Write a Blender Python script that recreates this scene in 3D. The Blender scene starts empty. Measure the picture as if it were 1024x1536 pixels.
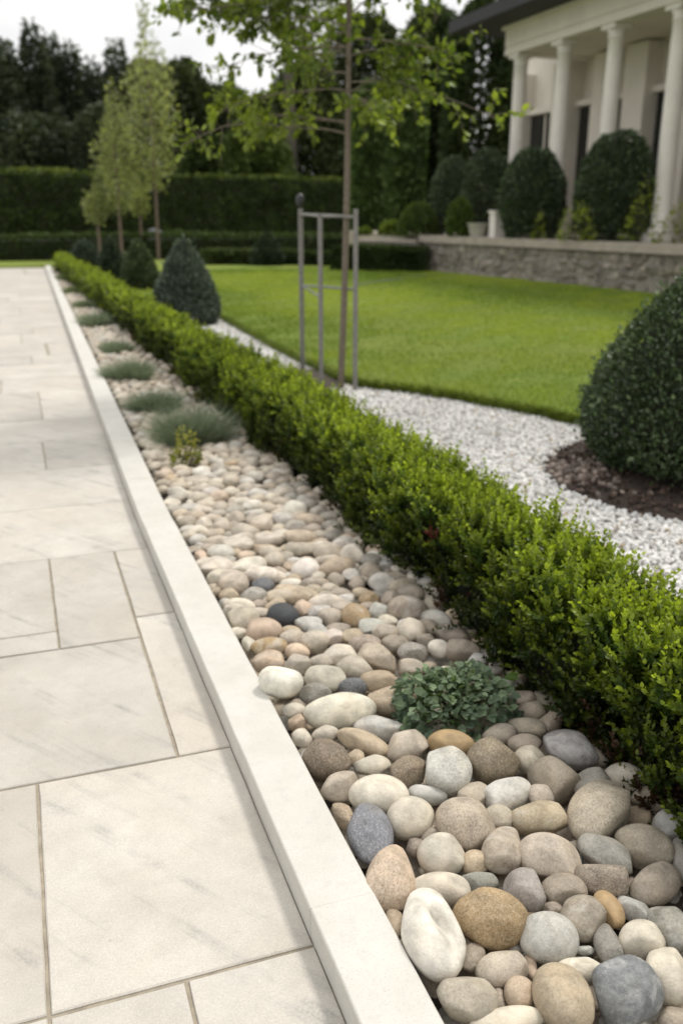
import bpy, bmesh, math, random
import numpy as np
from mathutils import Vector

R = math.radians
scene = bpy.context.scene
COL = scene.collection

# ------------------------------------------------------------------ camera
cam_data = bpy.data.cameras.new("camera")
cam = bpy.data.objects.new("camera", cam_data)
COL.objects.link(cam)
scene.camera = cam
PITCH, YAW = 18.3585, 19.3676
cam.location = (0, 0, 1.5)
cam.rotation_euler = (R(90 - PITCH), 0, R(-YAW))
cam_data.sensor_fit = 'VERTICAL'
cam_data.sensor_height = 36.0
cam_data.lens = 31.64
cam_data.clip_start = 0.05
cam_data.clip_end = 600
cam_data.dof.use_dof = True
cam_data.dof.focus_distance = 2.0
cam_data.dof.aperture_fstop = 2.7

# ------------------------------------------------------------------ sky, sun, exposure
SUN_EL, SUN_AZ = 58.0, 60.0          # azimuth clockwise from +Y
world = bpy.data.worlds.new("World")
scene.world = world
world.use_nodes = True
wn, wl = world.node_tree.nodes, world.node_tree.links
wn.clear()
w_out = wn.new('ShaderNodeOutputWorld')
w_mix = wn.new('ShaderNodeMixShader')
w_bg = wn.new('ShaderNodeBackground'); w_bg.inputs['Strength'].default_value = 0.1
w_cl = wn.new('ShaderNodeBackground'); w_cl.inputs['Strength'].default_value = 1.0
sky = wn.new('ShaderNodeTexSky'); sky.sky_type = 'NISHITA'; sky.sun_disc = False
sky.sun_elevation = R(SUN_EL); sky.sun_rotation = R(SUN_AZ)
w_tc = wn.new('ShaderNodeTexCoord')
w_map = wn.new('ShaderNodeMapping'); w_map.inputs['Scale'].default_value = (1.6, 1.6, 4.5)
w_n = wn.new('ShaderNodeTexNoise'); w_n.inputs['Scale'].default_value = 1.6; w_n.inputs['Detail'].default_value = 6
w_n2 = wn.new('ShaderNodeTexNoise'); w_n2.inputs['Scale'].default_value = 1.1; w_n2.inputs['Detail'].default_value = 4
w_r = wn.new('ShaderNodeValToRGB')
w_r.color_ramp.elements[0].position = 0.36; w_r.color_ramp.elements[0].color = (0.84, 0.845, 0.86, 1)
w_r.color_ramp.elements[1].position = 0.58; w_r.color_ramp.elements[1].color = (1.08, 1.07, 1.05, 1)
w_m = wn.new('ShaderNodeMapRange'); w_m.inputs['From Min'].default_value = 0.3; w_m.inputs['From Max'].default_value = 0.5
w_m.inputs['To Min'].default_value = 0.8; w_m.inputs['To Max'].default_value = 1.0
wl.new(w_tc.outputs['Generated'], w_map.inputs['Vector'])
wl.new(w_map.outputs['Vector'], w_n.inputs['Vector'])
wl.new(w_map.outputs['Vector'], w_n2.inputs['Vector'])
wl.new(w_n.outputs['Fac'], w_r.inputs['Fac'])
wl.new(w_n2.outputs['Fac'], w_m.inputs['Value'])
wl.new(w_r.outputs['Color'], w_cl.inputs['Color'])
w_s = wn.new('ShaderNodeSeparateXYZ'); wl.new(w_tc.outputs['Generated'], w_s.inputs[0])
w_g = wn.new('ShaderNodeMapRange'); w_g.inputs['From Min'].default_value = 0.05; w_g.inputs['From Max'].default_value = 1.0
w_g.inputs['To Min'].default_value = 0.97; w_g.inputs['To Max'].default_value = 1.4     # overcast: the zenith is the brightest
wl.new(w_s.outputs['Z'], w_g.inputs['Value']); wl.new(w_g.outputs['Result'], w_cl.inputs['Strength'])
wl.new(sky.outputs['Color'], w_bg.inputs['Color'])
wl.new(w_m.outputs['Result'], w_mix.inputs['Fac'])
wl.new(w_bg.outputs['Background'], w_mix.inputs[1])
wl.new(w_cl.outputs['Background'], w_mix.inputs[2])
wl.new(w_mix.outputs['Shader'], w_out.inputs['Surface'])

sun_data = bpy.data.lights.new("sun", 'SUN')
sun_data.energy = 2.4
sun_data.angle = R(11)
sun_data.color = (1.0, 0.95, 0.87)
sun = bpy.data.objects.new("sun", sun_data)
COL.objects.link(sun)
_s = Vector((math.sin(R(SUN_AZ)) * math.cos(R(SUN_EL)), math.cos(R(SUN_AZ)) * math.cos(R(SUN_EL)), math.sin(R(SUN_EL))))
sun.rotation_euler = _s.to_track_quat('Z', 'Y').to_euler()

vs = scene.view_settings
vs.view_transform = 'Standard'; vs.look = 'None'; vs.exposure = 0.03; vs.gamma = 1.0
scene.cycles.max_bounces = 6
scene.cycles.diffuse_bounces = 3
scene.cycles.glossy_bounces = 2
scene.cycles.transmission_bounces = 4
scene.cycles.transparent_max_bounces = 4
scene.cycles.use_denoising = True

# ------------------------------------------------------------------ helpers
rng = np.random.default_rng(11)

def norm(v):
    return v / np.maximum(np.linalg.norm(v, axis=-1, keepdims=True), 1e-9)

def rdir(n):
    return norm(rng.normal(size=(n, 3)))

def lin(r, g, b):
    f = lambda c: (c / 255 / 12.92) if c <= 10 else ((c / 255 + .055) / 1.055) ** 2.4
    return np.array([f(r), f(g), f(b)])

class Waves:
    """smooth vectorised noise, about -1..1"""
    def __init__(s, freq, n=9, seed=0):
        g = np.random.default_rng(seed)
        s.k = norm(g.normal(size=(n, 3))) * freq * g.uniform(.6, 1.5, size=(n, 1))
        s.p = g.uniform(0, 6.28, n)
    def __call__(s, p):
        return np.sin(p @ s.k.T + s.p).sum(-1) / math.sqrt(len(s.p)) * .9

class Geo:
    def __init__(s):
        s.v, s.f, s.c, s.n = [], {}, [], 0
    def add(s, v, f, c=(1, 1, 1)):
        v = np.asarray(v, float).reshape(-1, 3); f = np.asarray(f, int)
        s.f.setdefault(f.shape[1], []).append(f + s.n)
        c = np.asarray(c, float)
        s.c.append(np.broadcast_to(c, (len(v), 3)))
        s.v.append(v); s.n += len(v)
        return s
    def box(s, x0, x1, y0, y1, z0, z1, c=(1, 1, 1)):
        v = [(x, y, z) for z in (z0, z1) for y in (y0, y1) for x in (x0, x1)]
        f = [(0, 2, 3, 1), (4, 5, 7, 6), (0, 1, 5, 4), (2, 6, 7, 3), (0, 4, 6, 2), (1, 3, 7, 5)]
        return s.add(v, f, c)
    def tube(s, pts, rad, k=8, c=(1, 1, 1), caps=True):
        pts = np.asarray(pts, float); rad = np.broadcast_to(rad, len(pts))
        t = norm(np.gradient(pts, axis=0))
        ref = np.array([1., 0, 0]) if abs(t[0][0]) < .9 else np.array([0, 1., 0])
        v = []
        for p, d, r in zip(pts, t, rad):
            a = norm(np.cross(d, ref)); b = np.cross(d, a)
            for j in range(k):
                w = 2 * math.pi * j / k
                v.append(p + r * (a * math.cos(w) + b * math.sin(w)))
        f = []
        for i in range(len(pts) - 1):
            for j in range(k):
                f.append((i * k + j, i * k + (j + 1) % k, (i + 1) * k + (j + 1) % k, (i + 1) * k + j))
        n0 = s.n
        s.add(v, f, c)
        if caps:
            for row, rev in ((0, 1), (len(pts) - 1, 0)):
                ring = [row * k + j for j in range(k)]
                if rev: ring = ring[::-1]
                s.f.setdefault(k, []).append(np.array([ring]) + n0)
        return s
    def lathe(s, prof, cx, cy, k=24, c=(1, 1, 1), wob=None):
        v, f = [], []
        for r, z in prof:
            for j in range(k):
                w = 2 * math.pi * j / k
                v.append((cx + r * math.cos(w), cy + r * math.sin(w), z))
        for i in range(len(prof) - 1):
            for j in range(k):
                f.append((i * k + j, i * k + (j + 1) % k, (i + 1) * k + (j + 1) % k, (i + 1) * k + j))
        n0 = s.n
        s.add(v, f, c)
        s.f.setdefault(k, []).append(np.array([[(len(prof) - 1) * k + j for j in range(k)]]) + n0)
        return s
    def build(s, name, mat, parent=None, smooth=False, origin=None):
        me = bpy.data.meshes.new(name)
        v = np.concatenate(s.v)
        if origin is not None: v = v - np.asarray(origin)
        loops, starts, tot = [], [], 0
        for k, fl in s.f.items():
            f = np.concatenate(fl)
            loops.append(f.ravel()); starts.append(tot + np.arange(len(f)) * k); tot += f.size
        loops = np.concatenate(loops); starts = np.concatenate(starts)
        me.vertices.add(len(v)); me.vertices.foreach_set('co', v.astype(np.float32).ravel())
        me.loops.add(len(loops)); me.loops.foreach_set('vertex_index', loops.astype(np.int32))
        me.polygons.add(len(starts)); me.polygons.foreach_set('loop_start', starts.astype(np.int32))
        me.update(calc_edges=True)
        at = me.color_attributes.new('col', 'FLOAT_COLOR', 'POINT')
        c = np.concatenate([np.concatenate(s.c), np.ones((len(v), 1))], 1)
        at.data.foreach_set('color', c.astype(np.float32).ravel())
        me.polygons.foreach_set('use_smooth', np.full(len(starts), smooth))
        me.validate(); me.materials.append(mat)
        o = bpy.data.objects.new(name, me)
        COL.objects.link(o)
        if origin is not None: o.location = origin
        if parent: o.parent = parent
        return o

def tag(o, label=None, cat=None, group=None, kind=None):
    if label: o['label'] = label
    if cat: o['category'] = cat
    if group: o['group'] = group
    if kind: o['kind'] = kind
    return o

def thing(name, label, cat, loc=(0, 0, 0), group=None):
    o = bpy.data.objects.new(name, None); COL.objects.link(o)
    o.location = loc; o.empty_display_size = .1
    return tag(o, label, cat, group)

def part(geo, name, mat, parent, smooth=False):
    """a part's mesh, given in world coordinates and stored in its thing's frame"""
    root = parent
    while root.parent: root = root.parent
    loc = np.array(root.location)
    geo.v = [v - loc for v in geo.v]
    return geo.build(name, mat, parent, smooth)

# foliage pieces -------------------------------------------------------------
LEAF = np.array([(0, 0, 0), (.32, -.5, .16), (.75, -.38, .13), (1, 0, -.03), (.75, .38, .13), (.32, .5, .16)])
LEAF_F = np.array([(0, 1, 2, 3), (0, 3, 4, 5)])
LOBED = np.array([(0, 0, 0), (.12, -.42, .1), (.42, -.36, .08), (.55, -.52, .1), (.75, -.2, .03), (1, 0, -.06),
                  (.75, .2, .03), (.55, .52, .1), (.42, .36, .08), (.12, .42, .1)])
LOBED_F = np.array([(0, 1, 2, 5), (0, 5, 8, 9), (2, 3, 4, 5), (5, 6, 7, 8)])
DIAM = np.array([(0, 0, 0), (.5, -.5, .1), (1, 0, 0), (.5, .5, .1)])
DIAM_F = np.array([(0, 1, 2, 3)])

def leaves(geo, pos, d, nrm, size, width, cols, tmpl=LEAF, tf=LEAF_F):
    n = len(pos)
    if n == 0: return
    d = norm(d); side = norm(np.cross(nrm, d)); up = np.cross(d, side)
    size = np.broadcast_to(size, n)[:, None, None]; width = np.broadcast_to(width, n)[:, None, None]
    t = tmpl[None]
    v = pos[:, None] + d[:, None] * t[..., 0:1] * size + side[:, None] * t[..., 1:2] * width + up[:, None] * t[..., 2:3] * width
    k = len(tmpl)
    f = (tf[None] + (np.arange(n) * k)[:, None, None]).reshape(-1, tf.shape[1])
    geo.add(v.reshape(-1, 3), f, np.repeat(np.broadcast_to(cols, (n, 3)), k, 0))

def shades(n, a, b, j=.18, w=None):
    t = rng.random((n, 1)) if w is None else np.clip(np.asarray(w).reshape(-1, 1), 0, 1)
    return (np.asarray(a) * (1 - t) + np.asarray(b) * t) * (1 + j * rng.normal(size=(n, 1))).clip(.5, 1.6)

def sprigs(geo, p, d, L, n, leaf, old, young, wid=.55, power=1.6):
    """each sprig: a shoot with n leaves in crossed pairs, younger towards the tip"""
    N = len(p); d = norm(d)
    ref = rdir(N); a = norm(np.cross(d, ref)); b = np.cross(d, a)
    t = ((np.arange(n) // 2 * 2 + 1) / n)[None, :, None]
    az = (np.arange(n) * math.pi + (np.arange(n) // 2) * math.pi / 2)[None, :] + rng.normal(0, .35, (N, n))
    rad = a[:, None] * np.cos(az)[..., None] + b[:, None] * np.sin(az)[..., None]
    lean = rng.uniform(.55, 1.1, (N, n, 1)) * (1.25 - .7 * t)
    ld = norm(d[:, None] + rad * lean * 1.2 + rng.normal(0, .15, (N, n, 3)))
    L = np.broadcast_to(L, N)[:, None, None]
    bend = rng.normal(0, .12, (N, 1, 3)) * t ** 2 * L
    pos = p[:, None] + d[:, None] * t * L + bend
    nr = norm(d[:, None] - ld * .3 + rng.normal(0, .25, (N, n, 3)))
    sz = (leaf * rng.uniform(.75, 1.2, (N, n)) * (1.05 - .35 * t[..., 0] ** 3)).ravel()
    tt = np.broadcast_to(t[..., 0], (N, n)).ravel() ** power
    leaf_tone = np.repeat(rng.beta(1.6, 2.2, N), n)
    cols = shades(N * n, old, young, .14, np.clip(tt * (.35 + 1.1 * leaf_tone), 0, 1))
    leaves(geo, pos.reshape(-1, 3), ld.reshape(-1, 3), nr.reshape(-1, 3), sz, sz * wid, cols)
    return pos

def blades(geo, base, d, L, w, cols, droop=.35):
    n = len(base); d = norm(d)
    side = norm(np.cross(d, rdir(n)))
    L = np.broadcast_to(L, n)[:, None]; w = np.broadcast_to(w, n)[:, None]
    hor = d * np.array([1, 1, 0]); m = base + d * L * .55
    tip = base + d * L + hor * L * droop - np.array([0, 0, 1]) * L * droop * .4 * rng.random((n, 1))
    v = np.stack([base - side * w / 2, base + side * w / 2, m + side * w * .38, m - side * w * .38, tip], 1)
    i = (np.arange(n) * 5)[:, None]
    o = geo.n
    geo.add(v.reshape(-1, 3), i + np.array([[0, 1, 2, 3]]), np.repeat(np.broadcast_to(cols, (n, 3)), 5, 0))
    geo.f.setdefault(3, []).append(i + np.array([[3, 2, 4]]) + o)

# ------------------------------------------------------------------ materials
def nodes(name):
    m = bpy.data.materials.new(name); m.use_nodes = True
    nt = m.node_tree; nt.nodes.clear()
    out = nt.nodes.new('ShaderNodeOutputMaterial')
    bs = nt.nodes.new('ShaderNodeBsdfPrincipled')
    nt.links.new(bs.outputs[0], out.inputs['Surface'])
    return m, nt, bs, out

class NT:
    def __init__(s, nt): s.nt = nt
    def n(s, typ, **kw):
        nd = s.nt.nodes.new(typ)
        for k, v in kw.items():
            if hasattr(nd, k) and k not in nd.inputs: setattr(nd, k, v)
            else: nd.inputs[k.replace('_', ' ')].default_value = v
        return nd
    def l(s, a, b): s.nt.links.new(a, b)
    def math(s, op, a, b=None, clamp=False):
        nd = s.nt.nodes.new('ShaderNodeMath'); nd.operation = op; nd.use_clamp = clamp
        for i, x in enumerate((a, b)):
            if x is None: continue
            if isinstance(x, (int, float)): nd.inputs[i].default_value = x
            else: s.l(x, nd.inputs[i])
        return nd.outputs[0]
    def noise(s, vec, scale, detail=3, rough=.5):
        nd = s.n('ShaderNodeTexNoise'); nd.inputs['Scale'].default_value = scale
        nd.inputs['Detail'].default_value = detail; nd.inputs['Roughness'].default_value = rough
        if vec is not None: s.l(vec, nd.inputs['Vector'])
        return nd.outputs['Fac']
    def rng(s, v, a, b, c, d):
        nd = s.n('ShaderNodeMapRange')
        for k, x in zip(('From Min', 'From Max', 'To Min', 'To Max'), (a, b, c, d)): nd.inputs[k].default_value = x
        s.l(v, nd.inputs['Value']); return nd.outputs['Result']
    def mix(s, f, a, b, mode='MIX'):
        nd = s.nt.nodes.new('ShaderNodeMix'); nd.data_type = 'RGBA'; nd.blend_type = mode
        for i, x in ((0, f), (6, a), (7, b)):
            if isinstance(x, (int, float)): nd.inputs[i].default_value = x
            elif isinstance(x, (tuple, list, np.ndarray)): nd.inputs[i].default_value = (*x[:3], 1)
            else: s.l(x, nd.inputs[i])
        return nd.outputs[2]
    def bump(s, h, strength, dist, bs):
        nd = s.n('ShaderNodeBump'); nd.inputs['Strength'].default_value = strength; nd.inputs['Distance'].default_value = dist
        s.l(h, nd.inputs['Height']); s.l(nd.outputs[0], bs.inputs['Normal'])

def leaf_mat(name, rough=.5, trans=.3, tint=(1.15, 1.2, .55), spec=.4):
    m, nt, bs, out = nodes(name); t = NT(nt)
    at = t.n('ShaderNodeAttribute', attribute_name='col')
    t.l(at.outputs['Color'], bs.inputs['Base Color'])
    bs.inputs['Roughness'].default_value = rough; bs.inputs['Specular IOR Level'].default_value = spec
    tr = t.n('ShaderNodeBsdfTranslucent')
    t.l(t.mix(1.0, at.outputs['Color'], tint, 'MULTIPLY'), tr.inputs['Color'])
    mx = t.n('ShaderNodeMixShader'); mx.inputs[0].default_value = trans
    t.l(bs.outputs[0], mx.inputs[1]); t.l(tr.outputs[0], mx.inputs[2]); t.l(mx.outputs[0], out.inputs['Surface'])
    return m

def plain_mat(name, col, rough=.7, var=.12, scale=6, bump=0, bscale=60, bdist=.004, metallic=0, use_attr=False):
    m, nt, bs, out = nodes(name); t = NT(nt)
    tc = t.n('ShaderNodeTexCoord')
    n = t.noise(tc.outputs['Object'], scale, 6, .6)
    base = col
    if use_attr:
        at = t.n('ShaderNodeAttribute', attribute_name='col')
        base = t.mix(1.0, at.outputs['Color'], col, 'MULTIPLY')
    f = t.rng(n, .3, .7, 1 - var, 1 + var)
    vm = t.n('ShaderNodeVectorMath', operation='SCALE')
    if isinstance(base, (tuple, np.ndarray)): vm.inputs[0].default_value = tuple(base[:3])
    else: t.l(base, vm.inputs[0])
    t.l(f, vm.inputs['Scale']); t.l(vm.outputs[0], bs.inputs['Base Color'])
    bs.inputs['Roughness'].default_value = rough; bs.inputs['Metallic'].default_value = metallic
    if bump: t.bump(t.noise(tc.outputs['Object'], bscale, 5, .65), bump, bdist, bs)
    return m

M_LEAF = leaf_mat('clipped_leaf', .45, .38)
M_DARKLEAF = leaf_mat('dark_leaf', .38, .15, (1.1, 1.15, .7), .5)
M_TREELEAF = leaf_mat('young_leaf', .42, .5, (1.4, 1.45, .5))
M_FARLEAF = leaf_mat('far_leaf', .6, .2, (1.1, 1.15, .6), .25)
M_GREYLEAF = leaf_mat('grey_leaf', .6, .25, (1, 1.1, .8), .25)
M_GRASS = leaf_mat('grass_blade', .5, .35, (1.2, 1.2, .5), .3)
M_TWIG = plain_mat('twig_bark', (.045, .034, .022), .9, .3, 40)
M_BARK = plain_mat('young_bark', (.17, .14, .105), .85, .25, 30, .4, 80, .003)
M_DARKBARK = plain_mat('dark_bark', (.10, .085, .07), .9, .3, 10, .5, 30, .01)
M_SLIMBARK = plain_mat('slim_bark', (.17, .125, .10), .9, .2, 10)
M_SOIL = plain_mat('soil', (.05, .036, .028), .95, .35, 14, .8, 60, .01)

def m_paving():
    m, nt, bs, out = nodes('paving_limestone'); t = NT(nt)
    tc = t.n('ShaderNodeTexCoord'); at = t.n('ShaderNodeAttribute', attribute_name='col')
    off = t.n('ShaderNodeVectorMath', operation='MULTIPLY_ADD')
    t.l(at.outputs['Color'], off.inputs[0]); off.inputs[1].default_value = (23, 17, 9); t.l(tc.outputs['Object'], off.inputs[2])
    P = off.outputs[0]
    sep = t.n('ShaderNodeSeparateColor'); t.l(at.outputs['Color'], sep.inputs[0])
    cloud = t.noise(P, 2.6, 6, .6); fine = t.noise(P, 55, 4, .7); grit = t.noise(P, 420, 2, .6)
    mp = t.n('ShaderNodeMapping'); mp.vector_type = 'TEXTURE'; mp.inputs['Rotation'].default_value = (0, 0, R(-55)); mp.inputs['Scale'].default_value = (1.25, .075, 1)
    t.l(P, mp.inputs['Vector'])
    dist = t.noise(P, 6, 4, .6)
    streak = t.noise(mp.outputs[0], 1.3, 5, .6)
    c = t.mix(t.rng(cloud, .3, .7, 0, 1), (.405, .372, .322), (.52, .49, .44))
    c = t.mix(t.math('MULTIPLY', t.rng(t.noise(P, 1.4, 3), .5, .75, 0, .5), 1.0), c, (.50, .44, .365))
    gran = t.math('ADD', t.math('MULTIPLY', t.noise(P, 150, 4, .75), .6), t.math('MULTIPLY', grit, .5))
    sm = t.math('MULTIPLY', t.rng(streak, .54, .66, 0, 1), t.rng(gran, .50, .58, 0, 1.0), True)
    sm = t.math('MULTIPLY', sm, t.rng(dist, .42, .58, .03, .48))
    soft = t.math('MULTIPLY', t.rng(streak, .5, .7, 0, .35), t.rng(dist, .4, .6, 0, 1))
    c = t.mix(soft, c, (.34, .335, .31))
    pits = t.math('MULTIPLY', t.rng(t.noise(P, 34, 3, .6), .70, .76, 0, .6), t.rng(gran, .45, .55, 0, 1))
    c = t.mix(pits, c, (.17, .16, .14))
    spots = t.math('MULTIPLY', t.rng(t.noise(P, 7, 5, .7), .58, .72, 0, .5), t.rng(grit, .45, .6, .2, 1))
    c = t.mix(spots, c, (.30, .285, .255))
    c = t.mix(sm, c, (.13, .135, .125))
    vm = t.n('ShaderNodeVectorMath', operation='SCALE'); t.l(c, vm.inputs[0])
    g3 = t.noise(P, 190, 3, .8)
    tone = t.math('MULTIPLY', t.math('MULTIPLY', t.rng(sep.outputs[0], 0, 1, .87, 1.06), t.rng(grit, .3, .7, .86, 1.12)), t.math('MULTIPLY', t.rng(g3, .3, .7, .91, 1.08), t.rng(t.noise(P, 14, 5, .65), .3, .7, .93, 1.06)))
    t.l(tone, vm.inputs['Scale']); t.l(vm.outputs[0], bs.inputs['Base Color'])
    t.l(t.rng(cloud, .3, .7, .55, .75), bs.inputs['Roughness'])
    h = t.math('ADD', t.math('MULTIPLY', fine, .6), t.math('MULTIPLY', grit, .35))
    t.bump(h, .25, .002, bs)
    return m

def m_kerb():
    m, nt, bs, out = nodes('kerb_stone'); t = NT(nt)
    tc = t.n('ShaderNodeTexCoord'); P = tc.outputs['Object']
    cloud = t.noise(P, 5, 5, .6); grit = t.noise(P, 260, 3, .7); big = t.noise(P, 26, 4, .65)
    c = t.mix(t.rng(cloud, .3, .7, 0, 1), (.50, .48, .43), (.58, .56, .515))
    c = t.mix(t.rng(grit, .55, .70, 0, .55), c, (.30, .29, .26))
    c = t.mix(t.rng(big, .52, .7, 0, .5), c, (.45, .44, .405))
    t.l(c, bs.inputs['Base Color']); bs.inputs['Roughness'].default_value = .65
    t.bump(t.math('ADD', grit, big), .3, .0015, bs)
    return m

def m_pebble(name, attr=False, veined=False):
    m, nt, bs, out = nodes(name); t = NT(nt)
    tc = t.n('ShaderNodeTexCoord'); oi = t.n('ShaderNodeObjectInfo')
    if attr:
        at = t.n('ShaderNodeAttribute', attribute_name='col')
        col, sp, P = at.outputs['Color'], None, tc.outputs['Object']
    else:
        off = t.n('ShaderNodeVectorMath', operation='MULTIPLY_ADD')
        t.l(oi.outputs['Random'], off.inputs[0]); off.inputs[1].default_value = (31, 17, 47); t.l(tc.outputs['Object'], off.inputs[2])
        col, sp, P = oi.outputs['Color'], oi.outputs['Alpha'], off.outputs[0]
    blotch = t.noise(P, 22, 5, .6); fine = t.noise(P, 160, 4, .7); grit = t.noise(P, 520, 3, .65)
    warm = t.noise(P, 13, 3, .5)
    c = t.mix(t.rng(warm, .52, .75, 0, .4), col, t.mix(1.0, col, (1.05, .95, .82), 'MULTIPLY'))
    vm = t.n('ShaderNodeVectorMath', operation='SCALE'); t.l(c, vm.inputs[0]); t.l(t.rng(blotch, .3, .7, .68, 1.2), vm.inputs['Scale'])
    c = vm.outputs[0]
    g2 = t.math('ADD', t.math('MULTIPLY', grit, .55), t.math('MULTIPLY', fine, .5))
    dark = t.rng(g2, .52, .68, 0, 1); light = t.rng(g2, .5, .36, 0, 1)
    if sp is None: sp_d, sp_l = t.math('MULTIPLY', dark, .3), t.math('MULTIPLY', light, .12)
    else: sp_d, sp_l = t.math('MULTIPLY', dark, sp), t.math('MULTIPLY', light, t.math('MULTIPLY', sp, .55))
    c = t.mix(sp_d, c, t.mix(1.0, c, (.30, .275, .25), 'MULTIPLY'))
    c = t.mix(sp_l, c, (.72, .68, .6))
    if veined:
        mott = t.n('ShaderNodeTexNoise'); mott.inputs['Scale'].default_value = 17; mott.inputs['Detail'].default_value = 7
        mott.inputs['Roughness'].default_value = .68; mott.inputs['Distortion'].default_value = 1.1; t.l(P, mott.inputs['Vector'])
        c = t.mix(t.rng(mott.outputs['Fac'], .5, .66, 0, .6), c, t.mix(.6, col, (.66, .645, .61)))
        c = t.mix(t.rng(mott.outputs['Fac'], .46, .34, 0, .5), c, t.mix(1.0, c, (.55, .53, .52), 'MULTIPLY'))
    t.l(c, bs.inputs['Base Color'])
    t.l(t.rng(blotch, .3, .7, .5, .72), bs.inputs['Roughness']); bs.inputs['Specular IOR Level'].default_value = .35
    h = t.math('ADD', t.math('MULTIPLY', blotch, 1.2), t.math('ADD', t.math('MULTIPLY', fine, .45), t.math('MULTIPLY', grit, .2)))
    t.bump(h, .8, .005, bs)
    return m

def m_lawn():
    m, nt, bs, out = nodes('lawn_turf'); t = NT(nt)
    tc = t.n('ShaderNodeTexCoord'); P = tc.outputs['Object']
    big = t.noise(P, .55, 4, .6); mid = t.noise(P, 4, 5, .65); fine = t.noise(P, 70, 4, .7)
    c = t.mix(t.rng(mid, .3, .7, 0, 1), (.135, .20, .026), (.225, .285, .045))
    c = t.mix(t.rng(big, .4, .65, 0, .75), c, (.24, .265, .05))
    c = t.mix(t.rng(fine, .35, .7, 0, .5), c, (.10, .145, .02))
    t.l(c, bs.inputs['Base Color']); bs.inputs['Roughness'].default_value = .8; bs.inputs['Specular IOR Level'].default_value = .2
    t.bump(t.math('ADD', fine, mid), .7, .03, bs)
    return m

def m_rubble():
    m, nt, bs, out = nodes('rubble_stone'); t = NT(nt)
    tc = t.n('ShaderNodeTexCoord'); at = t.n('ShaderNodeAttribute', attribute_name='col')
    n = t.noise(tc.outputs['Object'], 9, 5, .65); n2 = t.noise(tc.outputs['Object'], 45, 4, .7)
    c = t.mix(t.rng(n, .3, .7, 0, 1), (.17, .155, .135), (.39, .355, .31))
    c = t.mix(1.0, c, at.outputs['Color'], 'MULTIPLY')
    c = t.mix(t.rng(n2, .55, .75, 0, .4), c, (.12, .11, .10))
    t.l(c, bs.inputs['Base Color']); bs.inputs['Roughness'].default_value = .9
    t.bump(t.math('ADD', n, n2), .6, .03, bs)
    return m

def m_glass():
    m, nt, bs, out = nodes('window_glass'); t = NT(nt)
    bs.inputs['Base Color'].default_value = (.012, .014, .014, 1); bs.inputs['Roughness'].default_value = .06
    bs.inputs['Specular IOR Level'].default_value = .6
    return m

M_PAVE, M_KERB, M_LAWN, M_RUBBLE, M_GLASS = m_paving(), m_kerb(), m_lawn(), m_rubble(), m_glass()
M_PEB, M_PEBV, M_PEBATTR = m_pebble('pebble_stone'), m_pebble('pebble_veined', veined=True), m_pebble('pebble_mass', attr=True)
M_MORTAR = plain_mat('mortar', (.30, .26, .20), .95, .25, 30, .6, 300, .003)
M_RENDER = plain_mat('lime_render', (.72, .665, .59), .8, .07, 1.5, .15, 40, .004)
M_COLUMN = plain_mat('column_stone', (.73, .69, .63), .7, .06, 3, .1, 60, .003)
M_COPING = plain_mat('coping_stone', (.36, .315, .265), .8, .15, 4, .2, 60, .004)
M_ROOF = plain_mat('slate_roof', (.022, .022, .025), .7, .25, 3, .3, 12, .02)
M_GRAVEL = plain_mat('white_chippings', (1, 1, 1), .75, .10, 120, .3, 300, .002, use_attr=True)
M_GRAVELBED = plain_mat('gravel_bed', (.50, .48, .44), .95, .25, 60, .8, 120, .01)
M_STAKE = plain_mat('weathered_stake', (.21, .20, .185), .7, .2, 20, .2, 80, .002)
M_STEEL = plain_mat('grey_rail', (.16, .165, .165), .45, .15, 20)
M_BLACK = plain_mat('black_cap', (.025, .027, .03), .35, .1, 20)
M_POT = plain_mat('pale_pot', (.34, .33, .27), .85, .2, 8, .2, 40, .004)
M_CORE = plain_mat('inner_twigs', (.022, .026, .012), .95, .4, 20)
M_FIELD = plain_mat('field', (.06, .085, .025), .95, .3, .5)
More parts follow.
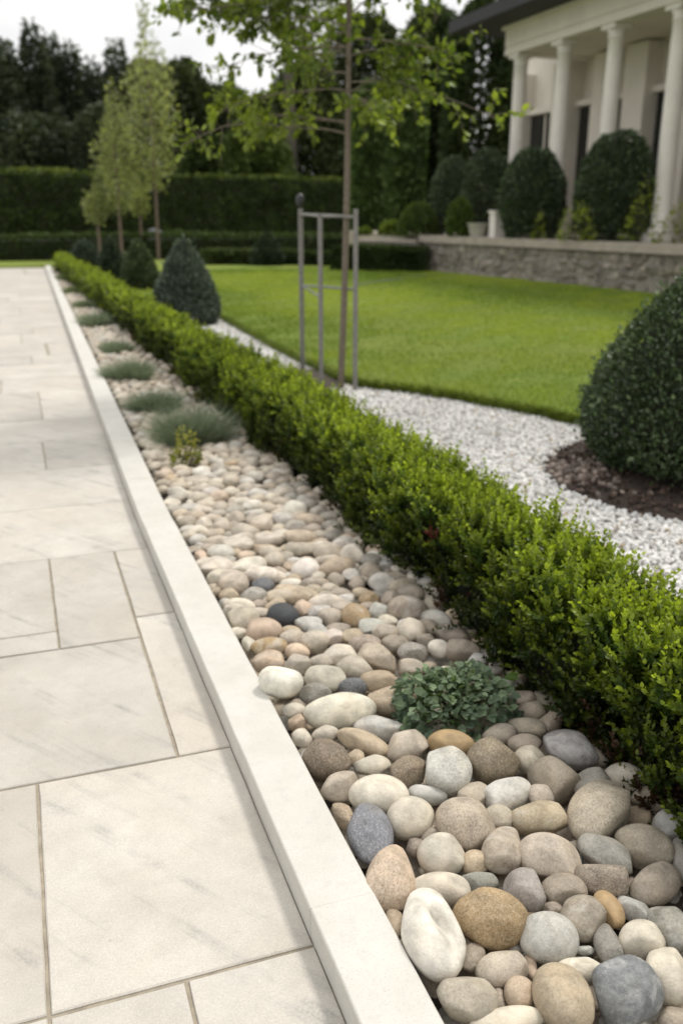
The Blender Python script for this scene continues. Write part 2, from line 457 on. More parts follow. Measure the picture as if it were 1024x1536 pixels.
PEBBLES = [
(0.657,2.444,0.098,0.0683,0.0533,0.0469,2.75,"W","m","smooth white egg-shaped stone resting against the kerb edge"),
(0.764,2.624,0.045,0.0474,0.0403,0.0356,2.74,"B","","small beige stone tucked behind the white egg-shaped stone"),
(0.826,2.515,0.047,0.0679,0.0479,0.0387,2.57,"C","","cream oval stone right of the white egg-shaped stone at the kerb"),
(0.765,2.424,0.044,0.0510,0.0424,0.0343,2.76,"G","s","grey speckled stone between white egg stone and long cream stone"),
(0.897,2.441,0.039,0.0445,0.0315,0.0264,2.81,"D","s","small dark blue-grey stone behind the long cream stone"),
(0.992,2.439,0.043,0.0678,0.0385,0.0330,2.81,"T","","tan rounded stone beside the small dark blue-grey stone"),
(0.798,2.284,0.055,0.1075,0.0592,0.0502,2.95,"C","m","longest smooth cream stone, bar-shaped, left of the leafy plant"),
(0.962,2.292,0.049,0.0687,0.0466,0.0414,2.83,"T","sa","rough tan stone touching the left side of the leafy plant"),
(0.885,2.175,0.043,0.0764,0.0405,0.0324,2.54,"L","","pale grey bar-shaped stone below the leafy plant"),
(0.676,2.364,0.036,0.0372,0.0281,0.0227,2.76,"C","m","small pinkish white stone against the kerb left of long cream stone"),
(0.665,2.294,0.037,0.0325,0.0272,0.0239,1.34,"T","","little tan stone wedged left of the long cream stone"),
(0.654,2.208,0.038,0.0301,0.0283,0.0251,1.47,"C","","little cream tan stone against the kerb behind the brown mossy stone"),
(0.724,2.208,0.036,0.0406,0.0267,0.0228,2.97,"B","v","pinkish grey stone directly under the long cream stone"),
(0.814,2.124,0.041,0.0865,0.0359,0.0296,2.15,"T","","slanting elongated tan stone with a pale grey tip"),
(0.919,2.050,0.052,0.0614,0.0541,0.0453,2.96,"B","","sandy beige rounded stone in front of the leafy plant"),
(0.678,2.053,0.057,0.0659,0.0606,0.0530,2.75,"M","s","brown mossy speckled stone pressed against the kerb"),
(0.768,2.061,0.034,0.0300,0.0236,0.0203,1.20,"T","","tiny tan stone right of the brown mossy stone"),
(0.795,2.005,0.040,0.0501,0.0343,0.0284,2.82,"C","","cream stone with an orange tint below the slanting tan stone"),
(0.867,1.928,0.049,0.0583,0.0480,0.0421,0.94,"M","sa","brown granite stone left of the white grey spotted stone"),
(0.684,1.938,0.045,0.0616,0.0426,0.0364,-2.65,"B","","pinkish beige oval stone leaning at the kerb below the mossy stone"),
(0.756,1.856,0.053,0.0770,0.0553,0.0471,2.58,"C","m","large smooth cream oval stone above the slate blue stone"),
(0.650,1.840,0.034,0.0523,0.0233,0.0205,1.57,"T","s","narrow tan wedge stone between kerb and slate blue stone"),
(0.887,1.838,0.037,0.0509,0.0274,0.0243,2.68,"L","m","flat pale grey stone right of the large cream oval stone"),
(0.680,1.724,0.054,0.0963,0.0540,0.0481,1.36,"S","s","slate blue egg-shaped stone standing beside the kerb"),
(0.795,1.742,0.054,0.0612,0.0550,0.0481,-2.45,"C","m","round cream stone right of the slate blue stone"),
(0.675,1.564,0.055,0.0925,0.0577,0.0502,1.03,"P","sa","peach granite stone with an orange stain beside the kerb"),
(0.812,1.594,0.052,0.0558,0.0525,0.0460,-3.07,"C","m","round cream white stone right of the peach granite stone"),
(0.826,1.683,0.034,0.0320,0.0232,0.0203,-2.91,"N","","small taupe stone squeezed under the round cream stone"),
(0.775,1.655,0.035,0.0254,0.0238,0.0212,-2.48,"N","","small shadowed taupe stone above the peach granite stone"),
(0.916,1.672,0.059,0.0742,0.0672,0.0560,2.08,"K","s","broad grey beige boulder-like stone right of the round cream stone"),
(0.759,1.497,0.045,0.0696,0.0401,0.0356,2.84,"C","m","cream stone half hidden behind the big white dimpled stone"),
(0.675,1.358,0.075,0.1103,0.0603,0.0520,1.36,"W","d","big white stone with a long dimple, beside the kerb"),
(0.632,1.450,0.032,0.0441,0.0190,0.0169,1.37,"T","","small tan stone between kerb and the big white dimpled stone"),
(0.820,1.371,0.059,0.0785,0.0636,0.0564,3.03,"O","s","large ochre granite stone with coarse speckles right of the white dimpled stone"),
(0.741,1.302,0.037,0.0356,0.0276,0.0244,-2.48,"N","","taupe stone in the gap below the ochre granite stone"),
(0.788,1.254,0.042,0.0556,0.0367,0.0317,3.00,"B","","smooth beige oval stone directly below the ochre granite stone"),
(0.683,1.208,0.049,0.0562,0.0497,0.0418,2.86,"B","a","squarish beige stone nearest the kerb's near end"),
(0.792,1.192,0.038,0.0340,0.0294,0.0260,-2.72,"T","","tan stone between the squarish beige stone and the tan oval boulder"),
(0.852,1.251,0.028,0.0303,0.0132,0.0113,1.22,"P","m","tiny orange finger-shaped stone beside the pale grey round stone"),
(0.739,1.145,0.035,0.0736,0.0258,0.0219,2.98,"C","m","flat cream stone cut by the bottom frame, in front of the others"),
(0.752,1.204,0.028,0.0279,0.0132,0.0116,1.19,"N","","small taupe sliver right of the squarish beige stone"),
(0.856,1.143,0.053,0.0729,0.0529,0.0469,1.44,"T","","large tan oval stone leaning left of the blue-grey marbled boulder"),
(0.914,1.282,0.053,0.0601,0.0550,0.0469,-2.94,"L","v","large pale grey rounded stone right of the ochre granite stone"),
(0.937,1.428,0.048,0.0502,0.0442,0.0393,1.17,"G","a","grey wedge-shaped stone with a flat face above the ochre stone"),
(1.026,1.407,0.042,0.0523,0.0377,0.0320,3.01,"N","","brown grey stone left of the ochre finger stone"),
(1.124,1.407,0.048,0.0594,0.0452,0.0395,2.60,"N","s","grey taupe stone behind the ochre finger-shaped stone"),
(1.094,1.327,0.037,0.0496,0.0278,0.0239,1.41,"O","m","ochre finger-shaped stone lying between taupe stones"),
(1.012,1.314,0.047,0.0529,0.0427,0.0380,-2.66,"N","v","round taupe stone right of the large pale grey stone"),
(1.149,1.311,0.035,0.0404,0.0252,0.0213,1.88,"L","","pale pinkish grey oval stone right of the ochre finger stone"),
(1.235,1.349,0.046,0.0736,0.0427,0.0365,-2.71,"N","","pear-shaped taupe stone near the right frame edge"),
(1.190,1.382,0.028,0.0265,0.0127,0.0113,0.99,"N","","tiny taupe stone left of the pear-shaped taupe stone"),
(1.180,1.235,0.044,0.0610,0.0395,0.0339,1.18,"G","v","blue grey stone with rusty patch under the pear-shaped stone"),
(1.031,1.241,0.038,0.0519,0.0297,0.0264,1.16,"G","","narrow grey oval stone left of the waxy cream stone"),
(1.097,1.218,0.046,0.0471,0.0437,0.0376,-2.74,"C","","waxy cream stone with a rounded corner behind marbled boulder"),
(1.186,1.469,0.046,0.0704,0.0449,0.0371,1.96,"G","a","grey saddle-shaped stone with a bluish left end"),
(1.286,1.462,0.052,0.0682,0.0531,0.0453,2.37,"N","","large taupe stone at the hedge foot right of saddle-shaped stone"),
(1.254,1.606,0.060,0.1202,0.0657,0.0574,-2.64,"K","s","largest grey beige boulder at the foot of the hedge"),
(1.320,1.721,0.043,0.0636,0.0367,0.0324,-2.80,"G","","greenish grey stone tucked behind the largest hedge-foot boulder"),
(1.046,1.499,0.054,0.0725,0.0551,0.0489,2.38,"B","","large beige stone with flattened sides in the middle right"),
(1.105,1.639,0.049,0.0721,0.0466,0.0415,2.66,"T","v","ochre beige stone with darker seam left of the largest boulder"),
(1.144,1.537,0.030,0.0203,0.0164,0.0139,-3.05,"B","","tiny cream stone right of the large flattened beige stone"),
(1.233,1.764,0.056,0.0606,0.0592,0.0511,-3.11,"N","","round taupe stone under the grey violet stone"),
(1.164,1.727,0.042,0.0402,0.0354,0.0311,-2.37,"B","","small beige stone leaning on the round taupe stone"),
(1.081,1.757,0.047,0.0730,0.0441,0.0382,-2.86,"L","v","pale grey bean-shaped stone below the round brown stone"),
(0.994,1.785,0.043,0.0417,0.0378,0.0330,-2.88,"B","a","blunt taupe beige stone under the round brown stone"),
(0.968,1.883,0.058,0.0736,0.0638,0.0545,1.33,"L","sa","white grey stone with dark spots and angular facets"),
(1.110,1.891,0.061,0.0800,0.0682,0.0585,-2.37,"M","s","round brown sandstone in front of the leafy plant"),
(1.045,2.022,0.046,0.0667,0.0433,0.0374,2.68,"O","m","light ochre oval stone at the front edge of leafy plant"),
(1.246,1.953,0.041,0.0469,0.0365,0.0299,2.56,"N","","taupe stone behind the small pale stone right of the brown stone"),
(1.218,1.872,0.045,0.0458,0.0423,0.0358,2.94,"B","","pale two-toned stone right of the round brown sandstone"),
(1.342,1.869,0.054,0.0781,0.0581,0.0492,2.37,"V","v","grey violet stone half under the near hedge"),
(1.204,2.027,0.041,0.0494,0.0370,0.0303,2.95,"N","","shaded taupe stone between leafy plant and round brown sandstone"),
(1.299,2.031,0.042,0.0562,0.0384,0.0310,2.51,"N","","taupe double-humped stone behind the round brown sandstone"),
(1.387,2.044,0.039,0.0631,0.0320,0.0275,-2.54,"N","","tilted taupe stone touching the hedge behind the grey violet stone"),
(1.012,1.681,0.042,0.0378,0.0358,0.0318,-2.50,"B","","beige stone with crease right of the broad grey beige stone"),
(0.962,1.567,0.048,0.0720,0.0464,0.0397,0.88,"K","v","grey beige tall stone left of the large flattened beige stone"),
(0.880,1.553,0.039,0.0341,0.0305,0.0270,-2.55,"T","","pinkish tan stone right of the round cream white stone"),
(0.860,1.500,0.037,0.0456,0.0277,0.0236,2.99,"G","a","grey ridge-shaped stone behind the ochre granite stone"),
(1.358,1.405,0.039,0.0688,0.0304,0.0271,0.93,"G","","greenish grey stone cut by the right frame edge under the hedge"),
(1.091,1.125,0.047,0.0585,0.0431,0.0384,0.91,"C","","cream rounded stone at right edge beside the marbled boulder"),
(0.973,1.103,0.060,0.0717,0.0647,0.0576,0.86,"S","v","big blue-grey marbled boulder with white veins"),
(1.041,1.044,0.036,0.0364,0.0263,0.0225,-3.10,"N","","dark taupe stone in the bottom right corner"),
(0.934,1.201,0.039,0.0462,0.0315,0.0274,2.74,"C","v","cream stone with grey underside left of the marbled boulder"),
(0.982,1.253,0.027,0.0212,0.0106,0.0095,2.87,"L","","sliver of pale stone above the cream grey-bellied stone"),
(0.976,1.374,0.032,0.0254,0.0203,0.0168,2.12,"N","","small grey stone below the grey wedge-shaped stone"),
(0.848,1.303,0.027,0.0170,0.0122,0.0105,2.96,"G","","tiny grey stone under the ochre granite stone's right side"),
(1.123,1.492,0.029,0.0169,0.0140,0.0122,-2.91,"S","","tiny blue-grey stone right of the large flattened beige stone"),
(0.722,2.912,0.051,0.0672,0.0538,0.0439,2.72,"P","m","peach stone by the kerb left of the dark slate stone"),
(0.822,3.010,0.052,0.0623,0.0528,0.0458,2.07,"X","m","dark slate stone, the darkest of the bed"),
(0.770,3.247,0.044,0.0525,0.0434,0.0341,-2.84,"G","v","grey striped stone left of the dark slate stone"),
(0.830,3.339,0.042,0.0468,0.0404,0.0313,2.67,"D","","dark grey stone touching the grey striped stone"),
(0.675,3.033,0.053,0.0620,0.0585,0.0472,1.99,"B","","beige dimpled stone at the kerb behind the peach stone"),
(0.696,3.189,0.039,0.0653,0.0346,0.0271,2.55,"C","","flat cream stone at the kerb behind the beige dimpled stone"),
(0.718,3.382,0.052,0.0695,0.0560,0.0464,1.88,"B","","beige and grey stone at the kerb left of the striped stone"),
(0.682,3.296,0.039,0.0408,0.0368,0.0277,2.47,"T","","small tan stone at the kerb in front of the beige grey stone"),
(0.652,2.854,0.034,0.0471,0.0238,0.0207,1.46,"C","","small cream stone at the kerb in front of the peach stone"),
(0.710,2.787,0.043,0.0635,0.0402,0.0335,3.00,"O","v","ochre streaked stone in front of the peach stone"),
(0.681,2.677,0.046,0.0546,0.0431,0.0366,2.73,"T","v","rust-veined tan stone just behind the white egg-shaped stone"),
(0.796,2.731,0.040,0.0428,0.0331,0.0291,2.54,"P","m","peach round stone right of the ochre streaked stone"),
(0.808,2.836,0.041,0.0446,0.0351,0.0299,2.76,"B","","beige round stone right of the peach stone by the kerb"),
(0.897,2.926,0.042,0.0510,0.0361,0.0311,2.79,"L","","pale grey stone right of the dark slate stone"),
(0.949,3.337,0.035,0.0472,0.0265,0.0213,2.79,"W","m","flat white stone behind the dark slate stone"),
(0.912,3.183,0.047,0.1015,0.0468,0.0383,2.98,"T","v","long rust-streaked tan stone directly behind the dark slate stone"),
(0.923,3.070,0.042,0.0433,0.0349,0.0311,1.30,"P","","little orange stone right of the dark slate stone"),
(1.040,3.283,0.041,0.0621,0.0350,0.0293,2.80,"N","v","taupe oval stone right of the flat white stone"),
(1.041,3.427,0.051,0.0600,0.0541,0.0440,2.73,"W","","bluish white stone behind the flat white stone"),
(1.131,3.293,0.042,0.0565,0.0362,0.0312,1.24,"N","","small round taupe stone right of the taupe oval stone"),
(1.079,2.912,0.053,0.0610,0.0554,0.0474,1.18,"O","v","ochre tan stone with grey veins in the middle of the bed"),
(0.990,2.946,0.046,0.0454,0.0414,0.0367,2.78,"B","","round beige stone left of the ochre tan veined stone"),
(1.021,3.078,0.045,0.0760,0.0408,0.0356,2.80,"C","","long pale cream stone behind the round beige stone"),
(0.873,2.771,0.047,0.0524,0.0441,0.0390,2.77,"B","","beige stone in front of the pale grey stone by slate"),
(0.950,2.795,0.039,0.0387,0.0349,0.0270,2.78,"C","","cream stone right of the beige stone in mid bed"),
(0.991,2.868,0.035,0.0520,0.0270,0.0208,2.80,"N","","flat taupe stone in front of the ochre tan veined stone"),
(1.023,2.789,0.038,0.0480,0.0308,0.0262,-2.68,"T","","small tan tilted stone in front of the ochre tan veined stone"),
(1.114,2.826,0.042,0.0519,0.0391,0.0315,2.83,"L","","pale grey stone right of the tilted small tan stone"),
(1.038,2.702,0.042,0.0570,0.0385,0.0313,2.82,"N","s","grey taupe stone in front of the pale grey mid-bed stone"),
(1.034,2.565,0.053,0.0749,0.0552,0.0474,2.17,"K","a","large flattened grey beige stone behind the rough tan stone"),
(0.938,2.535,0.048,0.0609,0.0482,0.0399,2.57,"B","","beige stone left of the large flattened grey beige stone"),
(0.926,2.652,0.044,0.0654,0.0431,0.0344,3.03,"C","","pale cream stone behind the beige stone in mid bed"),
(0.853,2.636,0.038,0.0436,0.0324,0.0255,2.79,"B","","small beige stone behind the cream oval stone"),
(1.187,2.939,0.044,0.0426,0.0384,0.0341,1.11,"L","","round pale stone right of the ochre tan veined stone"),
(1.193,3.066,0.043,0.0421,0.0397,0.0326,1.09,"O","","stone with an ochre patch behind the ochre veined stone"),
(1.270,3.030,0.044,0.0426,0.0396,0.0340,1.03,"N","","round taupe stone right of the ochre patched stone"),
(1.299,3.191,0.048,0.0552,0.0506,0.0393,2.92,"L","","pale taupe stone near hedge behind the round taupe stone"),
(1.204,3.234,0.040,0.0454,0.0335,0.0287,-2.43,"N","","small taupe stone right of small round taupe stone"),
(1.304,3.299,0.045,0.0539,0.0479,0.0363,2.87,"N","","taupe stone at the hedge foot behind the pale taupe stone"),
(1.345,3.443,0.043,0.0471,0.0451,0.0334,2.99,"G","","grey stone at the hedge foot above the mid-bed tan stone"),
(1.171,3.410,0.049,0.0829,0.0478,0.0420,-2.99,"T","","long tan stone right of the bluish white stone"),
(1.093,3.663,0.046,0.0725,0.0478,0.0378,2.79,"N","","dark taupe stone behind the bluish white stone"),
(1.201,3.594,0.051,0.0690,0.0522,0.0438,2.80,"B","","beige stone behind the long tan stone"),
(1.291,3.521,0.055,0.0594,0.0560,0.0495,2.84,"C","","pale cream humped stone near the hedge behind tan stone"),
(0.820,3.539,0.050,0.0795,0.0582,0.0435,-3.00,"C","","cream oval stone at kerb side behind the beige grey stone"),
(0.865,3.430,0.046,0.0877,0.0479,0.0374,2.53,"C","v","peach-veined cream stone behind the dark grey stone"),
(0.940,3.571,0.049,0.0554,0.0523,0.0419,1.60,"B","","grey beige stone left of the bluish white stone"),
(1.290,2.904,0.054,0.0816,0.0580,0.0492,3.09,"N","v","large taupe stone at the hedge foot in mid bed"),
(1.364,2.809,0.043,0.0712,0.0406,0.0327,1.90,"L","m","smooth pale stone at the hedge foot beside the large taupe stone"),
(1.226,2.728,0.053,0.0554,0.0531,0.0468,-2.44,"C","","round pale cream stone in front of the large taupe stone"),
(1.308,2.754,0.042,0.0502,0.0392,0.0320,1.75,"N","","taupe stone under the smooth pale hedge-foot stone"),
(1.137,2.748,0.047,0.0467,0.0454,0.0381,-2.78,"B","","beige stone left of the round pale cream stone"),
(1.139,2.666,0.042,0.0499,0.0374,0.0316,2.84,"N","","rough taupe stone in front of the beige mid-bed stone"),
(1.169,2.583,0.043,0.0512,0.0382,0.0334,2.85,"G","s","grey speckled stone behind the leafy plant"),
(1.255,2.653,0.041,0.0361,0.0336,0.0299,3.11,"N","","taupe stone between the round cream and small white stones"),
(1.272,2.588,0.041,0.0391,0.0369,0.0296,1.61,"W","","small white stone behind the leafy plant"),
(1.345,2.538,0.045,0.0578,0.0439,0.0350,2.64,"N","","dark taupe stone behind the leafy plant's right half"),
(1.363,2.673,0.044,0.0667,0.0440,0.0341,2.36,"N","","flat taupe stone at the hedge foot behind small white stone"),
(1.128,2.495,0.040,0.0429,0.0329,0.0292,2.86,"B","","beige stone touching the back left of the leafy plant"),
(1.390,2.393,0.038,0.0322,0.0292,0.0256,-2.98,"G","","grey stone behind the leafy plant at the hedge foot"),
(1.361,2.463,0.038,0.0348,0.0308,0.0259,3.13,"L","","pale grey stone just behind the leafy plant"),
(1.387,2.278,0.038,0.0377,0.0324,0.0258,-3.11,"G","","grey stone right of the leafy plant in hedge shade"),
(1.370,2.182,0.040,0.0447,0.0357,0.0290,3.03,"N","","taupe stone right of the leafy plant in hedge shade"),
(1.365,2.113,0.041,0.0459,0.0364,0.0303,3.03,"N","","taupe stone in front of the shaded taupe stone by leafy plant"),
(1.233,4.235,0.052,0.0654,0.0623,0.0463,2.58,"W","","white stone near the hedge in the back half of the bed"),
(1.259,4.048,0.045,0.0741,0.0450,0.0353,2.60,"T","m","tan oblong stone in front of the white back stone"),
(1.233,3.937,0.040,0.0486,0.0358,0.0282,2.79,"N","","small grey stone below the tan oblong stone"),
(1.344,4.162,0.046,0.0562,0.0436,0.0365,-2.71,"G","a","dark grey wedge at hedge foot right of the white back stone"),
(1.266,4.561,0.045,0.0659,0.0496,0.0351,2.77,"C","","cream stone behind the white back stone"),
(1.130,4.558,0.044,0.0689,0.0510,0.0345,2.75,"L","","bluish pale oval stone in the back half of the bed"),
(1.186,4.887,0.047,0.0539,0.0428,0.0382,2.79,"L","","pale upright stone behind the bluish pale oval stone"),
(0.724,5.051,0.038,0.0394,0.0362,0.0260,2.23,"O","m","small orange stone by the kerb in the back half"),
(1.253,5.649,0.046,0.0523,0.0443,0.0366,2.77,"L","","bluish white stone right of the yellow-leaved plant"),
(1.137,5.240,0.040,0.0570,0.0342,0.0281,2.79,"O","","brown stone in front of the bluish white stone by yellow plant"),
(1.073,5.592,0.043,0.0446,0.0404,0.0335,1.44,"B","","round beige stone right of the yellow-leaved plant"),
(1.136,5.522,0.046,0.0511,0.0476,0.0376,2.62,"B","","beige stone between round beige stone and bluish white stone"),
(0.782,4.381,0.043,0.0514,0.0423,0.0332,2.68,"C","","cream stone at kerb side in the back half of the bed"),
(0.751,4.175,0.046,0.0576,0.0422,0.0368,1.42,"C","","round cream stone in front of the kerb-side cream stone"),
(0.827,4.096,0.044,0.0487,0.0418,0.0349,2.68,"B","","beige stone right of the round cream stone"),
(0.707,4.088,0.041,0.0510,0.0374,0.0296,3.10,"C","","cream stone at the kerb below the round cream stone"),
(0.681,4.249,0.042,0.0452,0.0411,0.0320,2.42,"N","","taupe stone at the kerb left of the round cream stone"),
(0.923,4.209,0.045,0.0814,0.0418,0.0363,1.39,"N","s","grey taupe stone right of the beige back stone"),
(0.916,3.997,0.048,0.0716,0.0538,0.0393,2.32,"B","","long beige stone in front of the grey taupe stone"),
(1.009,4.049,0.053,0.0657,0.0551,0.0465,1.38,"B","","humped grey beige stone right of the grey taupe stone"),
(1.129,4.093,0.049,0.0599,0.0561,0.0413,2.58,"L","","pale humped stone left of the tan oblong stone"),
(0.849,3.838,0.048,0.0788,0.0538,0.0407,2.23,"C","","large flat cream stone in front of the long beige stone"),
(0.746,3.925,0.041,0.0592,0.0367,0.0303,2.77,"B","","beige stone left of the large flat cream stone"),
(0.744,3.753,0.047,0.0600,0.0448,0.0380,2.74,"L","m","bluish white smooth stone at kerb side"),
(0.658,3.769,0.036,0.0733,0.0268,0.0231,1.48,"P","","pinkish stone against the kerb beside the bluish white smooth stone"),
(0.689,3.579,0.049,0.0713,0.0495,0.0419,3.05,"C","","long cream stone at the kerb in front of bluish white stone"),
(0.997,3.855,0.045,0.0758,0.0484,0.0358,3.10,"C","","cream oblong stone right of the large flat cream stone"),
(1.143,3.831,0.045,0.0787,0.0468,0.0364,2.79,"T","","beige tan oblong stone below the small grey stone"),
(0.948,3.758,0.036,0.0550,0.0314,0.0232,2.78,"T","","thin tan stone below the cream oblong stone"),
(1.034,3.570,0.035,0.0413,0.0269,0.0213,2.79,"L","","small pale stone directly behind the bluish white stone"),
(1.424,2.929,0.042,0.0565,0.0505,0.0312,0.85,"N","m","round taupe pebble to the right of the large taupe hedge-foot stone"),
(1.469,2.799,0.042,0.0598,0.0408,0.0309,-0.08,"P","","oblong peach pebble to the right of the large taupe hedge-foot stone"),
(1.363,3.046,0.045,0.0569,0.0467,0.0354,-0.04,"N","m","round taupe pebble behind the large taupe hedge-foot stone"),
(0.683,3.484,0.043,0.0568,0.0463,0.0323,0.20,"C","s","round cream pebble in front of the bluish white kerb-side stone"),
(1.312,3.691,0.044,0.0592,0.0520,0.0347,-0.31,"W","","round white pebble behind the long tan mid-bed stone"),
(1.455,3.032,0.039,0.0511,0.0426,0.0270,-1.37,"C","s","round cream pebble to the right of the large taupe hedge-foot stone"),
(1.362,3.125,0.046,0.0576,0.0388,0.0364,0.05,"N","m","oblong taupe pebble behind the large taupe hedge-foot stone"),
(1.071,3.001,0.043,0.0527,0.0353,0.0327,-0.14,"B","","oblong beige pebble behind the ochre veined stone"),
(0.915,2.855,0.039,0.0435,0.0379,0.0272,0.69,"L","s","round pale grey pebble in front of the dark slate stone"),
(0.659,3.126,0.041,0.0458,0.0394,0.0296,0.43,"B","v","round beige pebble to the left of the dark slate stone"),
(1.475,3.218,0.040,0.0503,0.0403,0.0282,-0.10,"W","m","round white pebble behind the large taupe hedge-foot stone"),
(1.481,3.420,0.040,0.0569,0.0378,0.0291,0.05,"B","v","beige oblong pebble, second nearest on the right side of the long tan mid-bed stone"),
(0.823,3.128,0.041,0.0471,0.0354,0.0298,0.55,"T","s","oval tan pebble behind the dark slate stone"),
(1.192,2.864,0.037,0.0426,0.0362,0.0242,-0.67,"C","","round cream pebble to the left of the large taupe hedge-foot stone"),
(1.425,3.560,0.042,0.0558,0.0399,0.0320,-0.12,"P","","oval peach pebble to the right of the long tan mid-bed stone"),
(1.206,3.681,0.041,0.0573,0.0396,0.0299,-0.25,"C","v","oblong cream pebble behind the long tan mid-bed stone"),
(1.215,3.330,0.039,0.0480,0.0391,0.0272,0.98,"L","s","round pale grey pebble in front of the long tan mid-bed stone"),
(1.457,4.192,0.042,0.0583,0.0480,0.0316,0.07,"C","","cream round pebble, second nearest on the right side of the dark grey hedge-foot wedge"),
(1.080,3.515,0.039,0.0468,0.0417,0.0273,0.48,"B","v","beige round pebble, nearest behind the bluish white mid-bed stone"),
(1.418,3.846,0.042,0.0521,0.0455,0.0317,-0.02,"B","v","round beige pebble in front of the tan oblong stone"),
(0.971,3.020,0.037,0.0443,0.0339,0.0250,-0.01,"L","s","oval pale grey pebble to the left of the ochre veined stone"),
(0.721,3.836,0.040,0.0534,0.0389,0.0284,-0.34,"N","","oval taupe pebble behind the bluish white kerb-side stone"),
(0.880,4.396,0.044,0.0585,0.0456,0.0349,1.23,"N","","oval taupe pebble to the left of the bluish pale oval stone"),
(0.733,4.318,0.042,0.0587,0.0432,0.0320,-0.62,"T","","tan oval pebble, second nearest behind the large flat cream stone"),
(0.811,4.625,0.042,0.0588,0.0480,0.0315,-0.10,"B","","beige round pebble, second nearest on the left side of the bluish pale oval stone"),
(1.303,3.813,0.042,0.0578,0.0378,0.0313,0.47,"G","","oblong grey pebble in front of the tan oblong stone"),
(1.496,3.288,0.040,0.0464,0.0384,0.0279,-0.27,"B","s","round beige pebble to the right of the long tan mid-bed stone"),
(1.480,3.144,0.038,0.0434,0.0381,0.0264,-0.37,"L","m","round pale grey pebble behind the large taupe hedge-foot stone"),
(1.363,4.059,0.045,0.0563,0.0424,0.0353,-0.21,"G","s","oval grey pebble in front of the dark grey hedge-foot wedge"),
(1.323,4.294,0.044,0.0540,0.0476,0.0345,1.02,"G","","round grey pebble to the right of the white stone in the back half"),
(0.943,4.334,0.043,0.0597,0.0408,0.0329,0.67,"G","","oblong grey pebble in front of the bluish pale oval stone"),
(1.104,3.163,0.037,0.0477,0.0313,0.0245,-0.33,"N","","oblong taupe pebble behind the ochre veined stone"),
(1.487,3.655,0.043,0.0543,0.0360,0.0329,-0.05,"L","","oblong pale grey pebble to the right of the long tan mid-bed stone"),
(0.819,2.897,0.036,0.0396,0.0306,0.0225,-0.22,"T","m","oval tan pebble in front of the dark slate stone"),
(1.166,3.997,0.043,0.0538,0.0397,0.0327,0.29,"G","v","oval grey pebble to the left of the tan oblong stone"),
(0.658,3.660,0.040,0.0503,0.0336,0.0286,-0.01,"C","s","oblong cream pebble to the left of the bluish white kerb-side stone"),
(1.337,2.978,0.038,0.0445,0.0299,0.0264,-0.00,"C","s","oblong cream pebble behind the large taupe hedge-foot stone"),
(1.478,3.491,0.039,0.0443,0.0390,0.0275,0.06,"G","","round grey pebble to the right of the long tan mid-bed stone"),
(1.255,3.103,0.035,0.0391,0.0350,0.0214,-0.18,"G","v","round grey pebble behind the large taupe hedge-foot stone"),
(0.952,3.690,0.042,0.0477,0.0356,0.0316,-0.62,"B","s","oval beige pebble in front of the large flat cream stone"),
(0.917,5.086,0.047,0.0586,0.0486,0.0379,-0.10,"W","v","round white pebble to the right of the small orange stone"),
(0.904,3.285,0.037,0.0419,0.0328,0.0237,-0.21,"T","","round tan pebble to the left of the bluish white mid-bed stone"),
(0.896,4.701,0.042,0.0529,0.0467,0.0317,0.38,"L","m","round pale grey pebble to the left of the bluish pale oval stone"),
(1.307,3.375,0.040,0.0481,0.0318,0.0280,0.34,"B","s","beige oblong pebble, nearest on the right side of the long tan mid-bed stone"),
(0.890,3.914,0.041,0.0518,0.0348,0.0306,0.04,"B","v","oblong beige pebble behind the large flat cream stone"),
(1.014,3.218,0.040,0.0427,0.0313,0.0282,-0.63,"B","v","oval beige pebble in front of the bluish white mid-bed stone"),
(0.711,5.150,0.042,0.0569,0.0488,0.0310,-0.19,"P","","round peach pebble behind the small orange stone"),
(1.031,3.147,0.037,0.0402,0.0318,0.0246,0.51,"B","","round beige pebble behind the ochre veined stone"),
(1.244,2.814,0.035,0.0382,0.0293,0.0221,0.29,"L","","oval pale grey pebble in front of the large taupe hedge-foot stone"),
(1.110,3.103,0.036,0.0411,0.0308,0.0232,-0.05,"L","","oval pale grey pebble behind the ochre veined stone"),
(1.393,3.499,0.039,0.0475,0.0332,0.0275,-0.62,"W","v","oblong white pebble to the right of the long tan mid-bed stone"),
(0.807,4.250,0.041,0.0520,0.0382,0.0297,0.46,"T","v","tan oval pebble, nearest behind the large flat cream stone"),
(0.655,4.575,0.040,0.0516,0.0424,0.0283,0.25,"C","","round cream pebble in front of the small orange stone"),
(1.438,3.331,0.037,0.0460,0.0319,0.0240,0.59,"C","","oblong cream pebble to the right of the long tan mid-bed stone"),
(1.423,3.979,0.042,0.0510,0.0377,0.0315,-0.07,"N","v","oval taupe pebble in front of the dark grey hedge-foot wedge"),
(0.721,4.775,0.043,0.0528,0.0449,0.0324,-0.09,"W","s","round white pebble in front of the small orange stone"),
(1.337,3.961,0.041,0.0478,0.0385,0.0300,-0.30,"G","v","round grey pebble in front of the tan oblong stone"),
(1.007,3.628,0.038,0.0424,0.0358,0.0261,0.29,"B","s","beige round pebble, second nearest behind the bluish white mid-bed stone"),
(0.933,4.780,0.041,0.0537,0.0439,0.0298,-0.38,"N","m","round taupe pebble to the left of the bluish pale oval stone"),
(1.250,5.242,0.043,0.0593,0.0482,0.0333,-0.97,"B","v","beige round pebble, second nearest behind the pale upright stone"),
(1.044,4.374,0.045,0.0530,0.0383,0.0351,-0.14,"W","v","oval white pebble in front of the bluish pale oval stone"),
(1.405,3.389,0.037,0.0413,0.0344,0.0241,-1.01,"L","s","round pale grey pebble to the right of the long tan mid-bed stone"),
